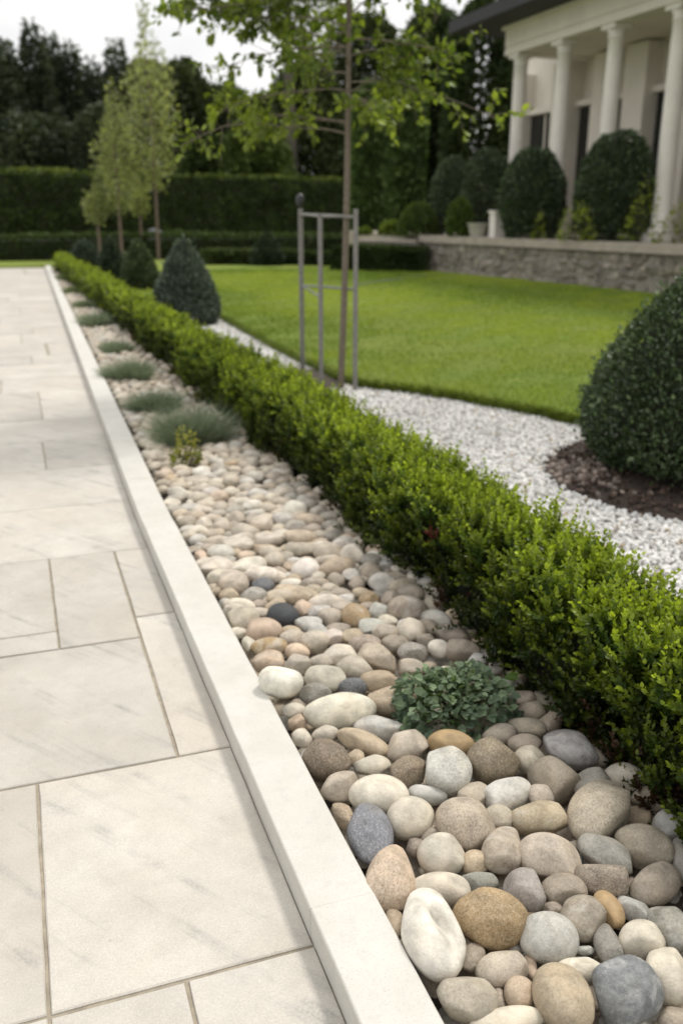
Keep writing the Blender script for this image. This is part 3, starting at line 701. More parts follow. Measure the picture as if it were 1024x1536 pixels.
(0.992,4.158,0.043,0.0513,0.0360,0.0324,0.91,"N","","oval taupe pebble to the left of the white stone in the back half"),
(1.122,4.652,0.044,0.0580,0.0388,0.0341,0.09,"N","v","oblong taupe pebble behind the bluish pale oval stone"),
(1.457,5.252,0.043,0.0567,0.0504,0.0325,-0.68,"C","","round cream pebble in front of the bluish white stone by the yellow plant"),
(0.754,3.095,0.035,0.0397,0.0274,0.0216,-0.03,"B","","oblong beige pebble behind the dark slate stone"),
(1.160,3.005,0.036,0.0396,0.0280,0.0222,0.25,"N","m","oval taupe pebble behind the ochre veined stone"),
(0.839,4.781,0.039,0.0497,0.0447,0.0273,0.41,"B","s","round beige pebble in front of the small orange stone"),
(0.636,2.953,0.035,0.0352,0.0273,0.0213,-0.29,"C","s","oval cream pebble to the left of the dark slate stone"),
(0.917,4.610,0.044,0.0555,0.0375,0.0340,0.04,"P","v","oblong peach pebble to the left of the bluish pale oval stone"),
(1.194,5.035,0.044,0.0536,0.0463,0.0345,1.01,"B","m","beige round pebble, nearest behind the pale upright stone"),
(1.481,4.047,0.039,0.0457,0.0392,0.0273,0.12,"N","m","round taupe pebble to the right of the dark grey hedge-foot wedge"),
(1.010,4.461,0.040,0.0481,0.0408,0.0290,-0.20,"B","v","beige round pebble, nearest on the left side of the bluish pale oval stone"),
(0.863,5.518,0.044,0.0560,0.0493,0.0345,-0.09,"T","s","round tan pebble behind the yellow-leaved plant"),
(1.484,2.861,0.037,0.0385,0.0271,0.0243,-0.02,"C","","oval cream pebble to the right of the large taupe hedge-foot stone"),
(0.647,4.034,0.040,0.0448,0.0348,0.0282,0.60,"B","m","oval beige pebble behind the bluish white kerb-side stone"),
(1.220,4.134,0.043,0.0506,0.0346,0.0326,0.58,"N","m","oblong taupe pebble behind the tan oblong stone"),
(1.329,3.886,0.040,0.0453,0.0353,0.0285,0.20,"B","","oval beige pebble in front of the tan oblong stone"),
(1.031,5.134,0.045,0.0568,0.0428,0.0357,-1.41,"G","v","oval grey pebble in front of the yellow-leaved plant"),
(1.470,3.912,0.038,0.0446,0.0369,0.0251,0.49,"N","m","round taupe pebble to the right of the tan oblong stone"),
(1.398,3.248,0.038,0.0420,0.0290,0.0260,-0.85,"N","s","oblong taupe pebble to the right of the long tan mid-bed stone"),
(0.995,4.656,0.041,0.0485,0.0421,0.0305,-0.41,"C","v","round cream pebble to the left of the bluish pale oval stone"),
(1.420,4.116,0.038,0.0450,0.0390,0.0251,-0.01,"C","","cream round pebble, nearest on the right side of the dark grey hedge-foot wedge"),
(0.827,3.626,0.036,0.0400,0.0324,0.0228,0.14,"B","m","round beige pebble in front of the bluish white kerb-side stone"),
(1.354,3.762,0.038,0.0421,0.0353,0.0251,-0.09,"P","m","peach round pebble, second nearest in front of the tan oblong stone"),
(0.939,3.480,0.035,0.0389,0.0315,0.0221,-0.79,"N","s","round taupe pebble to the left of the bluish white mid-bed stone"),
(0.681,3.979,0.039,0.0428,0.0342,0.0278,0.35,"L","","round pale grey pebble behind the bluish white kerb-side stone"),
(1.397,4.452,0.038,0.0472,0.0413,0.0257,-1.11,"N","","round taupe pebble behind the white stone in the back half"),
(1.188,3.140,0.037,0.0388,0.0278,0.0241,-0.61,"T","m","oval tan pebble behind the ochre veined stone"),
(0.962,4.872,0.041,0.0516,0.0412,0.0294,0.42,"C","","round cream pebble to the left of the pale upright stone"),
(1.455,4.771,0.042,0.0532,0.0409,0.0316,-0.62,"B","","oval beige pebble to the right of the pale upright stone"),
(0.649,4.473,0.039,0.0463,0.0378,0.0275,-0.59,"G","","round grey pebble in front of the small orange stone"),
(0.641,3.860,0.035,0.0395,0.0343,0.0211,0.55,"N","v","round taupe pebble to the left of the bluish white kerb-side stone"),
(1.085,3.224,0.037,0.0408,0.0266,0.0245,0.23,"B","v","oblong beige pebble in front of the bluish white mid-bed stone"),
(1.124,4.813,0.043,0.0516,0.0405,0.0324,-0.90,"L","","round pale grey pebble in front of the pale upright stone"),
(0.760,3.461,0.037,0.0403,0.0283,0.0246,0.44,"N","v","oval taupe pebble in front of the bluish white kerb-side stone"),
(1.427,3.769,0.039,0.0450,0.0322,0.0268,-0.72,"N","v","oval taupe pebble in front of the tan oblong stone"),
(1.179,4.473,0.043,0.0528,0.0349,0.0331,0.60,"C","","oblong cream pebble in front of the bluish pale oval stone"),
(0.666,4.946,0.041,0.0517,0.0396,0.0307,-0.47,"N","s","oval taupe pebble in front of the small orange stone"),
(0.853,4.312,0.038,0.0469,0.0353,0.0264,-0.68,"G","","oval grey pebble to the left of the bluish pale oval stone"),
(1.417,4.276,0.040,0.0474,0.0371,0.0283,0.30,"B","s","round beige pebble behind the dark grey hedge-foot wedge"),
(1.466,4.528,0.041,0.0467,0.0416,0.0294,0.64,"C","","round cream pebble behind the dark grey hedge-foot wedge"),
(1.215,3.758,0.035,0.0402,0.0344,0.0220,0.36,"P","v","peach round pebble, nearest in front of the tan oblong stone"),
(0.671,4.391,0.038,0.0466,0.0354,0.0252,0.48,"T","m","tan oval pebble, third nearest behind the large flat cream stone"),
(0.746,2.985,0.033,0.0321,0.0275,0.0183,-0.94,"G","m","round grey pebble to the left of the dark slate stone"),
(0.845,4.970,0.040,0.0559,0.0373,0.0289,0.21,"B","","oblong beige pebble to the right of the small orange stone"),
(0.885,4.910,0.041,0.0531,0.0377,0.0297,0.41,"B","","oval beige pebble to the right of the small orange stone"),
(0.841,4.189,0.039,0.0416,0.0366,0.0265,0.69,"N","v","round taupe pebble behind the large flat cream stone"),
(0.777,3.174,0.034,0.0359,0.0264,0.0206,0.22,"N","","oval taupe pebble behind the dark slate stone"),
(1.007,3.507,0.037,0.0410,0.0280,0.0243,-0.67,"T","v","oblong tan pebble behind the bluish white mid-bed stone"),
(1.156,5.645,0.042,0.0549,0.0469,0.0317,0.39,"L","s","round pale grey pebble to the left of the bluish white stone by the yellow plant"),
(1.378,3.640,0.038,0.0433,0.0296,0.0256,0.38,"B","m","oblong beige pebble behind the long tan mid-bed stone"),
(1.074,3.356,0.038,0.0394,0.0272,0.0257,0.39,"C","v","oblong cream pebble in front of the bluish white mid-bed stone"),
(1.115,4.317,0.041,0.0463,0.0349,0.0301,-0.15,"B","m","oval beige pebble to the left of the white stone in the back half"),
(1.411,3.176,0.037,0.0385,0.0269,0.0242,-0.13,"B","m","oblong beige pebble behind the large taupe hedge-foot stone"),
(1.053,3.736,0.035,0.0402,0.0314,0.0212,0.24,"T","m","round tan pebble to the right of the large flat cream stone"),
(0.713,5.921,0.044,0.0586,0.0448,0.0339,-0.05,"C","v","oval cream pebble to the left of the largest grey-green grass clump"),
(0.847,3.699,0.038,0.0396,0.0300,0.0255,0.45,"P","","oval peach pebble to the right of the bluish white kerb-side stone"),
(0.762,3.681,0.034,0.0381,0.0304,0.0203,-0.12,"G","v","round grey pebble in front of the bluish white kerb-side stone"),
]

def kerb_x(y): return np.interp(y, [-2, 4.5, 28], [.605, .61, 1.0])
def hedge_x(y): return np.interp(y, [0, 4.5, 7.5, 12, 26], [1.46, 1.45, 1.38, 1.29, 1.10])
def hedge_back(y): return hedge_x(y) + np.interp(y, [0, 2, 4, 6, 10, 26], [.24, .26, .32, .33, .31, .22])
def hedge_top(y): return np.interp(y, [0, 4, 26], [.435, .425, .44])

def spot(px, depth):
    """ground point at a bearing (pixel column of the photograph) and a forward distance"""
    lat = (px - 512) / 1422.0 * depth
    a = R(YAW)
    return depth * math.sin(a) + lat * math.cos(a), depth * math.cos(a) - lat * math.sin(a)

# ================================================================== SETTING
g = Geo(); g.add([(-200, -60, -.12), (250, -60, -.12), (250, 350, -.12), (-200, 350, -.12)], [(0, 1, 2, 3)])
tag(g.build('ground', M_FIELD), kind='structure')

# --- paving: slabs with open mortar joints
rects = []
rows = [(-1.3, -.1), (-.1, .68), (.68, 1.483), (1.483, 2.293)]
rows_far = [4.065, 4.855, 5.65, 6.40, 7.15, 8.35]
rr = random.Random(4)
y = 8.35
while y < 28:
    y += rr.choice([.62, .75, .85, 1.0]); rows_far.append(y)
XR = .458
def span(y0, y1, cuts, x1=XR):
    xs = [-9] + sorted(cuts) + [x1]
    for a, b in zip(xs, xs[1:]): rects.append((a, b, y0, y1))
def leftcuts(x0):
    out = []; x = x0
    while x > -8:
        x -= rr.uniform(.6, 1.25); out.append(x)
    return out
span(-1.3, -.1, leftcuts(-.4) + [-.2]); span(-.1, .68, leftcuts(-.1) + [.05])
span(.68, 1.483, leftcuts(-.088) + [-.088, .182])
span(1.483, 2.293, leftcuts(-.088) + [-.088])
span(2.293, 3.115, leftcuts(-.55), .302); rects.append((.302, XR, 2.293, 3.30)); rects.append((.302, XR, 3.30, 4.065))
rects.append((.012, .302, 3.115, 4.065)); span(3.115, 3.27, leftcuts(-.6), .012); span(3.27, 4.065, leftcuts(-.7), .012)
fixed = {4.065: [], 4.855: [], 5.65: [.06], 6.40: [-.9], 7.15: [.09]}
for a, b in zip(rows_far, rows_far[1:]):
    c = fixed.get(a, [rr.uniform(-.9, .3)]) ; span(a, b, c + leftcuts(c[0] if c else -.45))
g = Geo(); J = .0044; Bv = .004
for (x0, x1, y0, y1) in rects:
    x0 += J; x1 -= J; y0 += J; y1 -= J
    if x1 - x0 < .03: continue
    dz = rng.normal(0, .0008); c = rng.random(3)
    # wavering hand-cut edges
    def edge(p, q, n):
        t = np.linspace(0, 1, n, endpoint=False)[:, None]
        return np.array(p) * (1 - t) + np.array(q) * t
    n1 = max(3, min(14, int((x1 - x0) / .07))); n2 = max(3, min(14, int((y1 - y0) / .07)))
    ring = np.concatenate([edge((x0, y0), (x1, y0), n1), edge((x1, y0), (x1, y1), n2), edge((x1, y1), (x0, y1), n1), edge((x0, y1), (x0, y0), n2)])
    cen = ring.mean(0); ring = ring + rng.normal(0, .0006, ring.shape)
    ring[:, 0] += np.clip((ring[:, 0] - .2) / .25, 0, 1) * (kerb_x(ring[:, 1]) - .605) * (x1 > .4)
    k = len(ring); ins = ring + norm(cen - ring) * Bv
    v = np.concatenate([np.c_[ring, np.full(k, -.03)], np.c_[ring, np.full(k, dz - .003)], np.c_[ins, np.full(k, dz)]])
    f = [(r * k + j, r * k + (j + 1) % k, (r + 1) * k + (j + 1) % k, (r + 1) * k + j) for r in (0, 1) for j in range(k)]
    n0 = g.n; g.add(v, f, c)
    g.f.setdefault(k, []).append(np.array([[2 * k + j for j in range(k)]]) + n0)
tag(g.build('pavement', M_PAVE), kind='structure')
g = Geo(); g.add([(-9, -1.3, -.0055), (.459, -1.3, -.0055), (.464, 4.5, -.0055), (kerb_x(28) - .148, 28, -.0055), (-9, 28, -.0055)], [(0, 1, 2, 3, 4)])
tag(g.build('pavement_joints', M_MORTAR), kind='structure')

# --- kerb: long stones with hairline joints, drifting right in the distance
kj = [-1.3, -.6, .33, 1.508, 2.69, 3.824, 5.0] + [5.0 + 1.05 * i for i in range(1, 23)]
g = Geo()
for a, b in zip(kj, kj[1:]):
    a += .00006; b -= .00006
    for (ya, yb) in ((a, b),):
        top = .076 + rng.normal(0, .0003); e = .004
        w = lambda yy: (kerb_x(yy) - .147 - .002, kerb_x(yy) - .001)
        sec = lambda yy: [(w(yy)[0], -.04), (w(yy)[0], top - e), (w(yy)[0] + e * .4, top - e * .4), (w(yy)[0] + e, top), (w(yy)[1] - e, top), (w(yy)[1] - e * .4, top - e * .4), (w(yy)[1], top - e), (w(yy)[1], -.04)]
        ys = np.linspace(ya, yb, 9); v = []
        for yy in ys:
            jit = rng.normal(0, .0006)
            v += [(x + jit, yy, z) for x, z in sec(yy)]
        n = 8; f = [(i * n + j, i * n + (j + 1) % n, (i + 1) * n + (j + 1) % n, (i + 1) * n + j) for i in range(8) for j in range(n)]
        n0 = g.n; g.add(v, f); g.f.setdefault(8, []).append(np.array([list(range(8))[::-1], [64 + j for j in range(8)]]) + n0)
tag(g.build('kerb', M_KERB), kind='structure')

# --- pebble bed soil, gravel bed, lawn
def strip(fl, fr, y0, y1, z, n=60, wob=.006):
    ys = np.linspace(y0, y1, n); v, f = [], []
    for i, yy in enumerate(ys):
        for k in range(5):
            v.append((fl(yy) * (1 - k / 4) + fr(yy) * k / 4, yy, z + rng.normal(0, wob)))
        if i: f += [((i - 1) * 5 + k, (i - 1) * 5 + k + 1, i * 5 + k + 1, i * 5 + k) for k in range(4)]
    return Geo().add(v, f)
tag(strip(kerb_x, lambda y: hedge_back(y) + .02, -1.3, 28, -.025, 200).build('bed_soil', M_SOIL, smooth=True), kind='structure')
g = Geo(); g.add([(1.75, -1.3, -.012), (8, -1.3, -.012), (8, 6, -.012), (3.0, 8, -.012), (3.0, 16, -.012), (1.4, 16, -.012), (1.6, 6, -.012)], [(0, 1, 2, 3, 4, 5, 6)])
tag(g.build('gravel_path', M_GRAVELBED), kind='structure')

LAWN_EDGE = np.array([(9.5, 4.1), (7.0, 4.3), (5.4, 4.55), (4.5, 4.95), (3.86, 5.55), (3.69, 5.98), (3.43, 6.62), (3.14, 7.16), (2.80, 7.72), (2.74, 9.0), (2.74, 10.4), (2.78, 12.0), (2.80, 13.4), (2.6, 14.6), (2.0, 15.3), (1.55, 15.6)])
t_ = np.linspace(0, len(LAWN_EDGE) - 1, 140)
def smooth_edge(P, t):
    i = np.clip(t.astype(int), 0, len(P) - 2); u = (t - i)[:, None]
    p0, p1, p2, p3 = P[np.clip(i - 1, 0, None)], P[i], P[i + 1], P[np.clip(i + 2, None, len(P) - 1)]
    return .5 * ((2 * p1) + (p2 - p0) * u + (2 * p0 - 5 * p1 + 4 * p2 - p3) * u ** 2 + (3 * p1 - p0 - 3 * p2 + p3) * u ** 3)
EDGE = smooth_edge(LAWN_EDGE, t_) + rng.normal(0, .008, (140, 2))
outer = [(1.2, 28.4), (-22, 29.3), (-22, 42), (25, 50), (40, 42), (40, 4.0)]
ring = np.concatenate([EDGE, np.array(outer)])
k = len(ring)
g = Geo(); v = np.concatenate([np.c_[ring, np.full(k, -.1)], np.c_[ring, np.full(k, .055)]])
g.add(v, [(j, j + k, (j + 1) % k + k, (j + 1) % k) for j in range(k)])
g.f.setdefault(k, []).append(np.array([[k + j for j in range(k)][::-1]]))
bmx = g.build('lawn', M_LAWN)
tag(bmx, kind='structure')

def inside(P, q):
    c = np.zeros(len(q), bool); j = len(P) - 1
    for i in range(len(P)):
        a, b = P[i], P[j]
        m = ((a[1] > q[:, 1]) != (b[1] > q[:, 1]))
        with np.errstate(divide='ignore', invalid='ignore'):
            c ^= m & (q[:, 0] < (b[0] - a[0]) * (q[:, 1] - a[1]) / (b[1] - a[1] + 1e-12) + a[0])
        j = i
    return c

# grass: short mown blades, a long uncut fringe on the lip
g = Geo()
q = np.c_[rng.uniform(1.6, 11.5, 330000), 5.0 + 20 * rng.random(330000) ** 1.9]
q = q[inside(ring, q) & (q[:, 0] < 11.6 - .13 * (q[:, 1] - 13))]
n = len(q); wv = Waves(1.1, seed=3); wv2 = Waves(7, seed=4)
b = np.c_[q, np.full(n, .05)]
tone = np.clip(.47 + .5 * wv(b) + .36 * wv2(b) + rng.normal(0, .25, n), 0, 1)
far = np.clip((q[:, 1] - 5) / 14, 0, 1)
blades(g, b, np.array([0, 0, 1.]) + rng.normal(0, .38, (n, 3)), (.026 + .02 * rng.random(n)) * (1 + .4 * wv2(b)).clip(.6, 1.5) , .003 + .009 * far,
       shades(n, (.115, .19, .018), (.315, .385, .055), .16, tone))
m = 15000; i = rng.integers(0, 122, m); u = rng.random((m, 1))
e = EDGE[i] * (1 - u) + EDGE[i + 1] * u; tn = norm(EDGE[i + 1] - EDGE[i]); out2 = np.c_[-tn[:, 1], tn[:, 0]]
out2 *= -1 if np.dot(out2[60], np.array([1, -.3])) > 0 else 1
b = np.c_[e - out2 * rng.uniform(-.015, .05, (m, 1)), rng.uniform(-.01, .06, m)]
blades(g, b, np.c_[out2 * rng.uniform(0, .9, (m, 1)), np.ones(m)] + rng.normal(0, .3, (m, 3)), rng.uniform(.04, .095, m), .004,
       shades(m, (.05, .085, .012), (.16, .2, .03), .2), .6)
tag(g.build('grass', M_GRASS), kind='stuff')

# --- white chippings
ICO = None
def ico(sub):
    bm = bmesh.new(); bmesh.ops.create_icosphere(bm, subdivisions=sub, radius=1)
    v = np.array([x.co[:] for x in bm.verts]); f = np.array([[y.index for y in x.verts] for x in bm.faces]); bm.free(); return v, f
I1, I2, I3, I4 = ico(1), ico(2), ico(3), ico(4)
def stones(geo, pos, dims, cols, base, jag=0.0):
    """many small stones at once: dims (n,3), random turns"""
    n = len(pos); V, F = base; k = len(V)
    A = norm(rng.normal(size=(n, 3))); B = norm(np.cross(A, rng.normal(size=(n, 3)))); C = np.cross(A, B)
    return _stones(geo, pos, dims, cols, V, F, A, B, C, jag)
def _stones(geo, pos, dims, cols, V, F, A, B, C, jag):
    n, k = len(pos), len(V)
    loc = np.broadcast_to(V[None], (n, k, 3))
    if jag: loc = loc * (1 + jag * rng.normal(size=(n, k, 1))).clip(.5, 1.5)
    loc = loc * dims[:, None]
    v = pos[:, None] + loc[..., 0:1] * A[:, None] + loc[..., 1:2] * B[:, None] + loc[..., 2:3] * C[:, None]
    f = (F[None] + (np.arange(n) * k)[:, None, None]).reshape(-1, 3)
    geo.add(v.reshape(-1, 3), f, np.repeat(cols, k, 0))
MULCH_C, MULCH_R = np.array([3.86, 4.17]), 1.02
OCT = (np.array([(1, 0, 0), (-1, 0, 0), (0, 1, 0), (0, -1, 0), (0, 0, 1), (0, 0, -1)], float),
       np.array([(0, 2, 4), (2, 1, 4), (1, 3, 4), (3, 0, 4), (2, 0, 5), (1, 2, 5), (3, 1, 5), (0, 3, 5)]))
q = np.c_[rng.uniform(1.55, 4.9, 150000), .3 + 15 * rng.random(150000) ** 1.35]
ok = ~inside(ring, q) & (((q[:, 0] - 2.42) / .40) ** 2 + ((q[:, 1] - 8.15) / .60) ** 2 > 1) & (q[:, 0] > hedge_back(q[:, 1]) - .06) & (np.linalg.norm(q - MULCH_C, axis=1) > MULCH_R + .02 * np.sin(q[:, 0] * 31 + q[:, 1] * 23))
q = q[ok & (q[:, 1] < 15)]
n = len(q); s = rng.uniform(.0075, .0145, n) * (1 + .05 * q[:, 1])
g = Geo(); near = q[:, 1] < 6.2; hwg = Waves(2.5, 8, 66)
for msk, base, jg in ((near, I1, .13), (~near, OCT, .1)):
    qq, ss = q[msk], s[msk]; nn = len(qq)
    stones(g, np.c_[qq, rng.uniform(-.006, .012, nn)], ss[:, None] * rng.uniform(.6, 1.2, (nn, 3)),
           shades(nn, (.62, .61, .585), (.72, .71, .69), .08) * np.where(rng.random((nn, 1)) < .12, .55, 1) * np.where(rng.random((nn, 1)) < .04, np.array([.62, .5, .36]), 1) * (1 + .12 * hwg(np.c_[qq, np.zeros(nn)])[:, None]), base, jg)
tag(g.build('gravel', M_GRAVEL), kind='stuff')

# --- earth round the big clipped bush, with loose stones on its left part
v = [(MULCH_C[0], MULCH_C[1], .05)]; f = []
for r_i, rr_ in enumerate((.35, .7, .92, 1.03)):
    for j in range(40):
        w = j / 40 * 2 * math.pi
        rad = rr_ * MULCH_R * (1 + .012 * math.sin(5 * w) + rng.normal(0, .006))
        v.append((MULCH_C[0] + rad * math.cos(w), MULCH_C[1] + rad * math.sin(w), (.045, .035, .02, -.02)[r_i] + rng.normal(0, .006)))
for j in range(40):
    f.append((0, 1 + j, 1 + (j + 1) % 40))
g = Geo(); g.add(v, f)
g.f[4] = [np.array([(1 + a * 40 + j, 1 + (a + 1) * 40 + j, 1 + (a + 1) * 40 + (j + 1) % 40, 1 + a * 40 + (j + 1) % 40) for a in range(3) for j in range(40)])]
tag(g.build('planting_soil', M_SOIL, smooth=True), kind='structure')
g = Geo(); n = 1500
w = rng.uniform(0, 6.28, n); rad = MULCH_R * np.sqrt(rng.uniform(.25, .98, n))
stones(g, np.c_[MULCH_C[0] + rad * np.cos(w), MULCH_C[1] + rad * np.sin(w), .035 + .02 * rng.random(n) - .03 * (rad / MULCH_R) ** 6], rng.uniform(.008, .02, (n, 1)) * rng.uniform(.5, 1.2, (n, 3)), shades(n, (.045, .03, .022), (.10, .065, .05), .3), I1, .2)
tag(g.build('bark_mulch', plain_mat('bark_chips', (1, 1, 1), .95, .3, 60, .4, 200, .003, use_attr=True)), kind='stuff')
g = Geo(); n = 210
w = rng.normal(R(160), R(13), n); rad = MULCH_R * rng.uniform(.66, .98, n)
stones(g, np.c_[MULCH_C[0] + rad * np.cos(w), MULCH_C[1] + rad * np.sin(w), rng.uniform(.03, .05, n) - .025 * (rad / MULCH_R) ** 6], rng.uniform(.014, .028, (n, 1)) * rng.uniform(.6, 1.1, (n, 3)),
       shades(n, (.11, .085, .07), (.33, .265, .225), .25), I2, .03)
tag(g.build('mulch_pebbles', M_PEBATTR, smooth=True), kind='stuff')

# soil ring at the young tree
TREE = np.array([2.62, 7.55])
w = np.linspace(0, 2 * math.pi, 28, endpoint=False)
g = Geo(); g.add(np.concatenate([[(2.42, 8.15, .05)], np.c_[2.42 + .42 * np.cos(w) * (1 + .08 * np.sin(3 * w)), 8.15 + .62 * np.sin(w), np.full(28, .012)]]), [(0, 1 + j, 1 + (j + 1) % 28) for j in range(28)])
tag(g.build('tree_pit_soil', M_SOIL), kind='structure')

# ================================================================== PEBBLES
PCOL = dict(W=lin(219, 212, 199), C=lin(207, 198, 182), B=lin(184, 173, 157), T=lin(179, 162, 138), G=lin(155, 150, 141), D=lin(108, 110, 112),
            S=lin(122, 125, 129), L=lin(190, 187, 180), M=lin(135, 122, 102), N=lin(161, 149, 134), P=lin(200, 178, 156), K=lin(176, 164, 146),
            O=lin(170, 146, 110), X=lin(66, 68, 71), V=lin(146, 142, 141))
def pebble_shape(base, seed, flags):
    V, F = base; r = np.random.default_rng(seed)
    wv = Waves(1.3, 6, seed); w2 = Waves(2.8, 7, seed + 999)
    amp = .075 if 'm' in flags else .16
    p = V * (1 + amp * wv(V) + .022 * w2(V))[:, None]
    for _ in range(11 if 'a' in flags else (1 if 'm' in flags else 7)):
        nrm = norm(r.normal(size=3)); d = r.uniform(.66, .84) if 'a' in flags else r.uniform(.70, .9)
        ex = np.maximum(p @ nrm - d, 0); p = p - nrm * (ex - .25 * ex / (1 + 6 * ex))[:, None] * .85
    p = p + (w2(p * 1.9) * .008)[:, None] * V
    if 'd' in flags:
        nrm = norm(np.array([-.38, -.35, .86])); q_ = p - np.array([-.12, -.34, 0])
        u = q_[:, 0] * -.78 + q_[:, 1] * -.62; w_ = q_[:, 0] * .62 + q_[:, 1] * -.78
        p = p - nrm * (.62 * np.exp(-(u / .42) ** 2 - (np.where(w_ > 0, w_ / .13, w_ / .24)) ** 2) * (p @ nrm > .2))[:, None]
    lo, hi = p.min(0), p.max(0)
    return (p - (lo + hi) / 2) / (hi - lo) * 2, F
rp = np.random.default_rng(77)
for i, (x, y, z, a, b, c, yaw, colr, fl, lab) in enumerate(PEBBLES):
    p, F = pebble_shape(I4 if y < 4.2 else I3, 1000 + i, fl)
    p = p * np.array([a * 1.05, b * 1.06, c * 1.06])
    tx, ty = rp.normal(0, .05, 2)
    o = Geo().add(p, F).build('pebble', M_PEBV if 'v' in fl else M_PEB, smooth=True)
    o.location = (x, y, z); o.rotation_euler = (tx, ty, yaw)
    cc = PCOL[colr] * rp.normal(.97, .06) * (1 + rp.normal(0, .012, 3))
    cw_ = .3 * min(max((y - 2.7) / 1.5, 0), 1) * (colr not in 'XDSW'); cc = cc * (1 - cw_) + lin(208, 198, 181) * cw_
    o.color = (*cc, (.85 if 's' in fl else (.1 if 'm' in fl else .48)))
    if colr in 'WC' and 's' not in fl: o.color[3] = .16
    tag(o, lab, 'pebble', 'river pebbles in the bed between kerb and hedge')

# the rest of the bed: pebbles under and far behind the ones above
BIG = np.array([(p[0], p[1], p[3] * .5 + p[4] * .5) for p in PEBBLES])
g = Geo()
grid = {}
def free(x, y, r, zz):
    k2 = .92 if 1.0 < y < 3.2 else .74
    cx, cy = int(x / .15), int(y / .15)
    for ax in (-1, 0, 1):
        for ay in (-1, 0, 1):
            for (px, py, pr) in grid.get((cx + ax, cy + ay), ()):
                if (px - x) ** 2 + (py - y) ** 2 < (k2 * (pr + r)) ** 2: return False
    return True
def put(x, y, r): grid.setdefault((int(x / .15), int(y / .15)), []).append((x, y, r))
for (x, y, r) in BIG: put(x, y, r)
KEYS = ['C', 'B', 'B', 'N', 'L', 'T', 'C', 'B', 'N', 'L', 'G', 'K', 'B', 'K']
lists = {k_: ([], [], [], []) for k_ in 'abc'}
for (n_try, r0, r1, top) in ((12000, .044, .058, 1), (20000, .03, .042, 1), (9000, .022, .03, 2), (5000, .034, .045, 0)):
    for _ in range(n_try):
        y = rp.uniform(.55, 4.5) if rp.random() < .35 else rp.uniform(.55, 27)
        if (not top and y > 7) or (top == 2 and y < 4): continue
        r = rp.uniform(r0, r1); x = rp.uniform(kerb_x(y) + r * .9, hedge_x(y) + (.0 if y < 6 else .08))
        if top:
            if not free(x, y, r, 0): continue
            put(x, y, r)
        cz = r * rp.uniform(.5, .72)
        z = .018 + cz * .6 if top else -.03 - rp.uniform(0, .012)
        if top and y < 3: z -= .02
        L_ = lists['a' if y < 3.4 else ('b' if y < 8 else 'c')]
        L_[0].append((x, y, z)); L_[1].append((r * rp.uniform(1.0, 1.25), r * rp.uniform(.75, .95), cz))
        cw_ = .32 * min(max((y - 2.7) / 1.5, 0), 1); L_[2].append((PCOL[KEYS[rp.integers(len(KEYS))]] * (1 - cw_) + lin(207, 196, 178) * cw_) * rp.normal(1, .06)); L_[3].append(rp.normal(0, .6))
for k_, base in (('a', I3), ('b', I2), ('c', I1)):
    P, D, C_, Yw = (np.array(q_) for q_ in lists[k_]); n = len(P)
    if k_ != 'c':
        vv = [pebble_shape(base, 5000 + j, '') for j in range(14)]
    else: vv = [base] * 14
    for j in range(14):
        m_ = np.arange(n) % 14 == j; yw = Yw[m_]; z0 = np.zeros(len(yw))
        A = np.c_[np.cos(yw), np.sin(yw), rp.normal(0, .08, len(yw))]; A = norm(A)
        B = norm(np.cross(np.array([0, 0, 1.]) + rp.normal(0, .08, (len(yw), 3)), A)); Cc = np.cross(A, B)
        _stones(g, P[m_], D[m_], C_[m_], vv[j][0], vv[j][1], A, B, Cc, 0)
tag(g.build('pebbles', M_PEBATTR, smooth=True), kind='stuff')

# ================================================================== FRONT HEDGE
OLD, YOUNG = np.array((.026, .052, .008)), np.array((.36, .44, .034))
hw1, hw2, hw3 = Waves(5.2, 7, 21), Waves(15, 9, 22), Waves(2.2, 5, 23)
H = thing('box_hedge', "long low clipped box hedge with bright shoots, dividing pebble bed from gravel path", 'hedge', (1.5, 6, 0))
def hedge_surface(n, y0, y1):
    """points and outward normals on the hedge's front, top and back"""
    y = y0 + (y1 - y0) * rng.random(n)
    s = rng.random(n); fh, tw = .46, .30
    tot = fh * 1.6 + tw
    s = s * tot
    front = s < fh; top = (s >= fh) & (s < fh + tw); back = ~front & ~top
    u_f = s / fh; u_t = (s - fh) / tw; u_b = (s - fh - tw) / (fh * .6)
    xf, xb, zt = hedge_x(y), hedge_back(y), hedge_top(y)
    x = np.where(front, xf, np.where(top, xf + (xb - xf) * u_t, xb))
    z = np.where(front, .03 + (zt - .03) * u_f, np.where(top, zt, zt - (zt - .15) * u_b))
    nx = np.where(front, -1., np.where(top, 0., 1.)); nz = np.where(top, 1., .12)
    # rounded shoulders
    sh = np.where(front, np.clip((u_f - .72) / .28, 0, 1), 0) ; x = x + .045 * sh ** 2; nx = nx * (1 - .5 * sh); nz = nz + .7 * sh
    tf = np.where(top, np.clip(1 - u_t / .2, 0, 1), 0); z = z - .03 * tf ** 2
    tb = np.where(top, np.clip((u_t - .8) / .2, 0, 1), 0); z = z - .02 * tb ** 2
    N = norm(np.c_[nx, np.zeros(n), nz]); P = np.c_[x, y, z]
    Q = P * np.array([1, 1, .35])
    bump = .026 * hw1(Q) + .016 * hw2(P) + .016 * hw3(Q)
    # the plants of the row bulge one by one
    bump = bump + .02 * np.abs(np.sin(y * 2 * math.pi / .5 + .6 * np.sin(y * 1.7))) - .012
    return P + N * bump[:, None], N, front, top
core = Geo(); ys = np.linspace(.1, 25.8, 120)
vv, ff = [], []
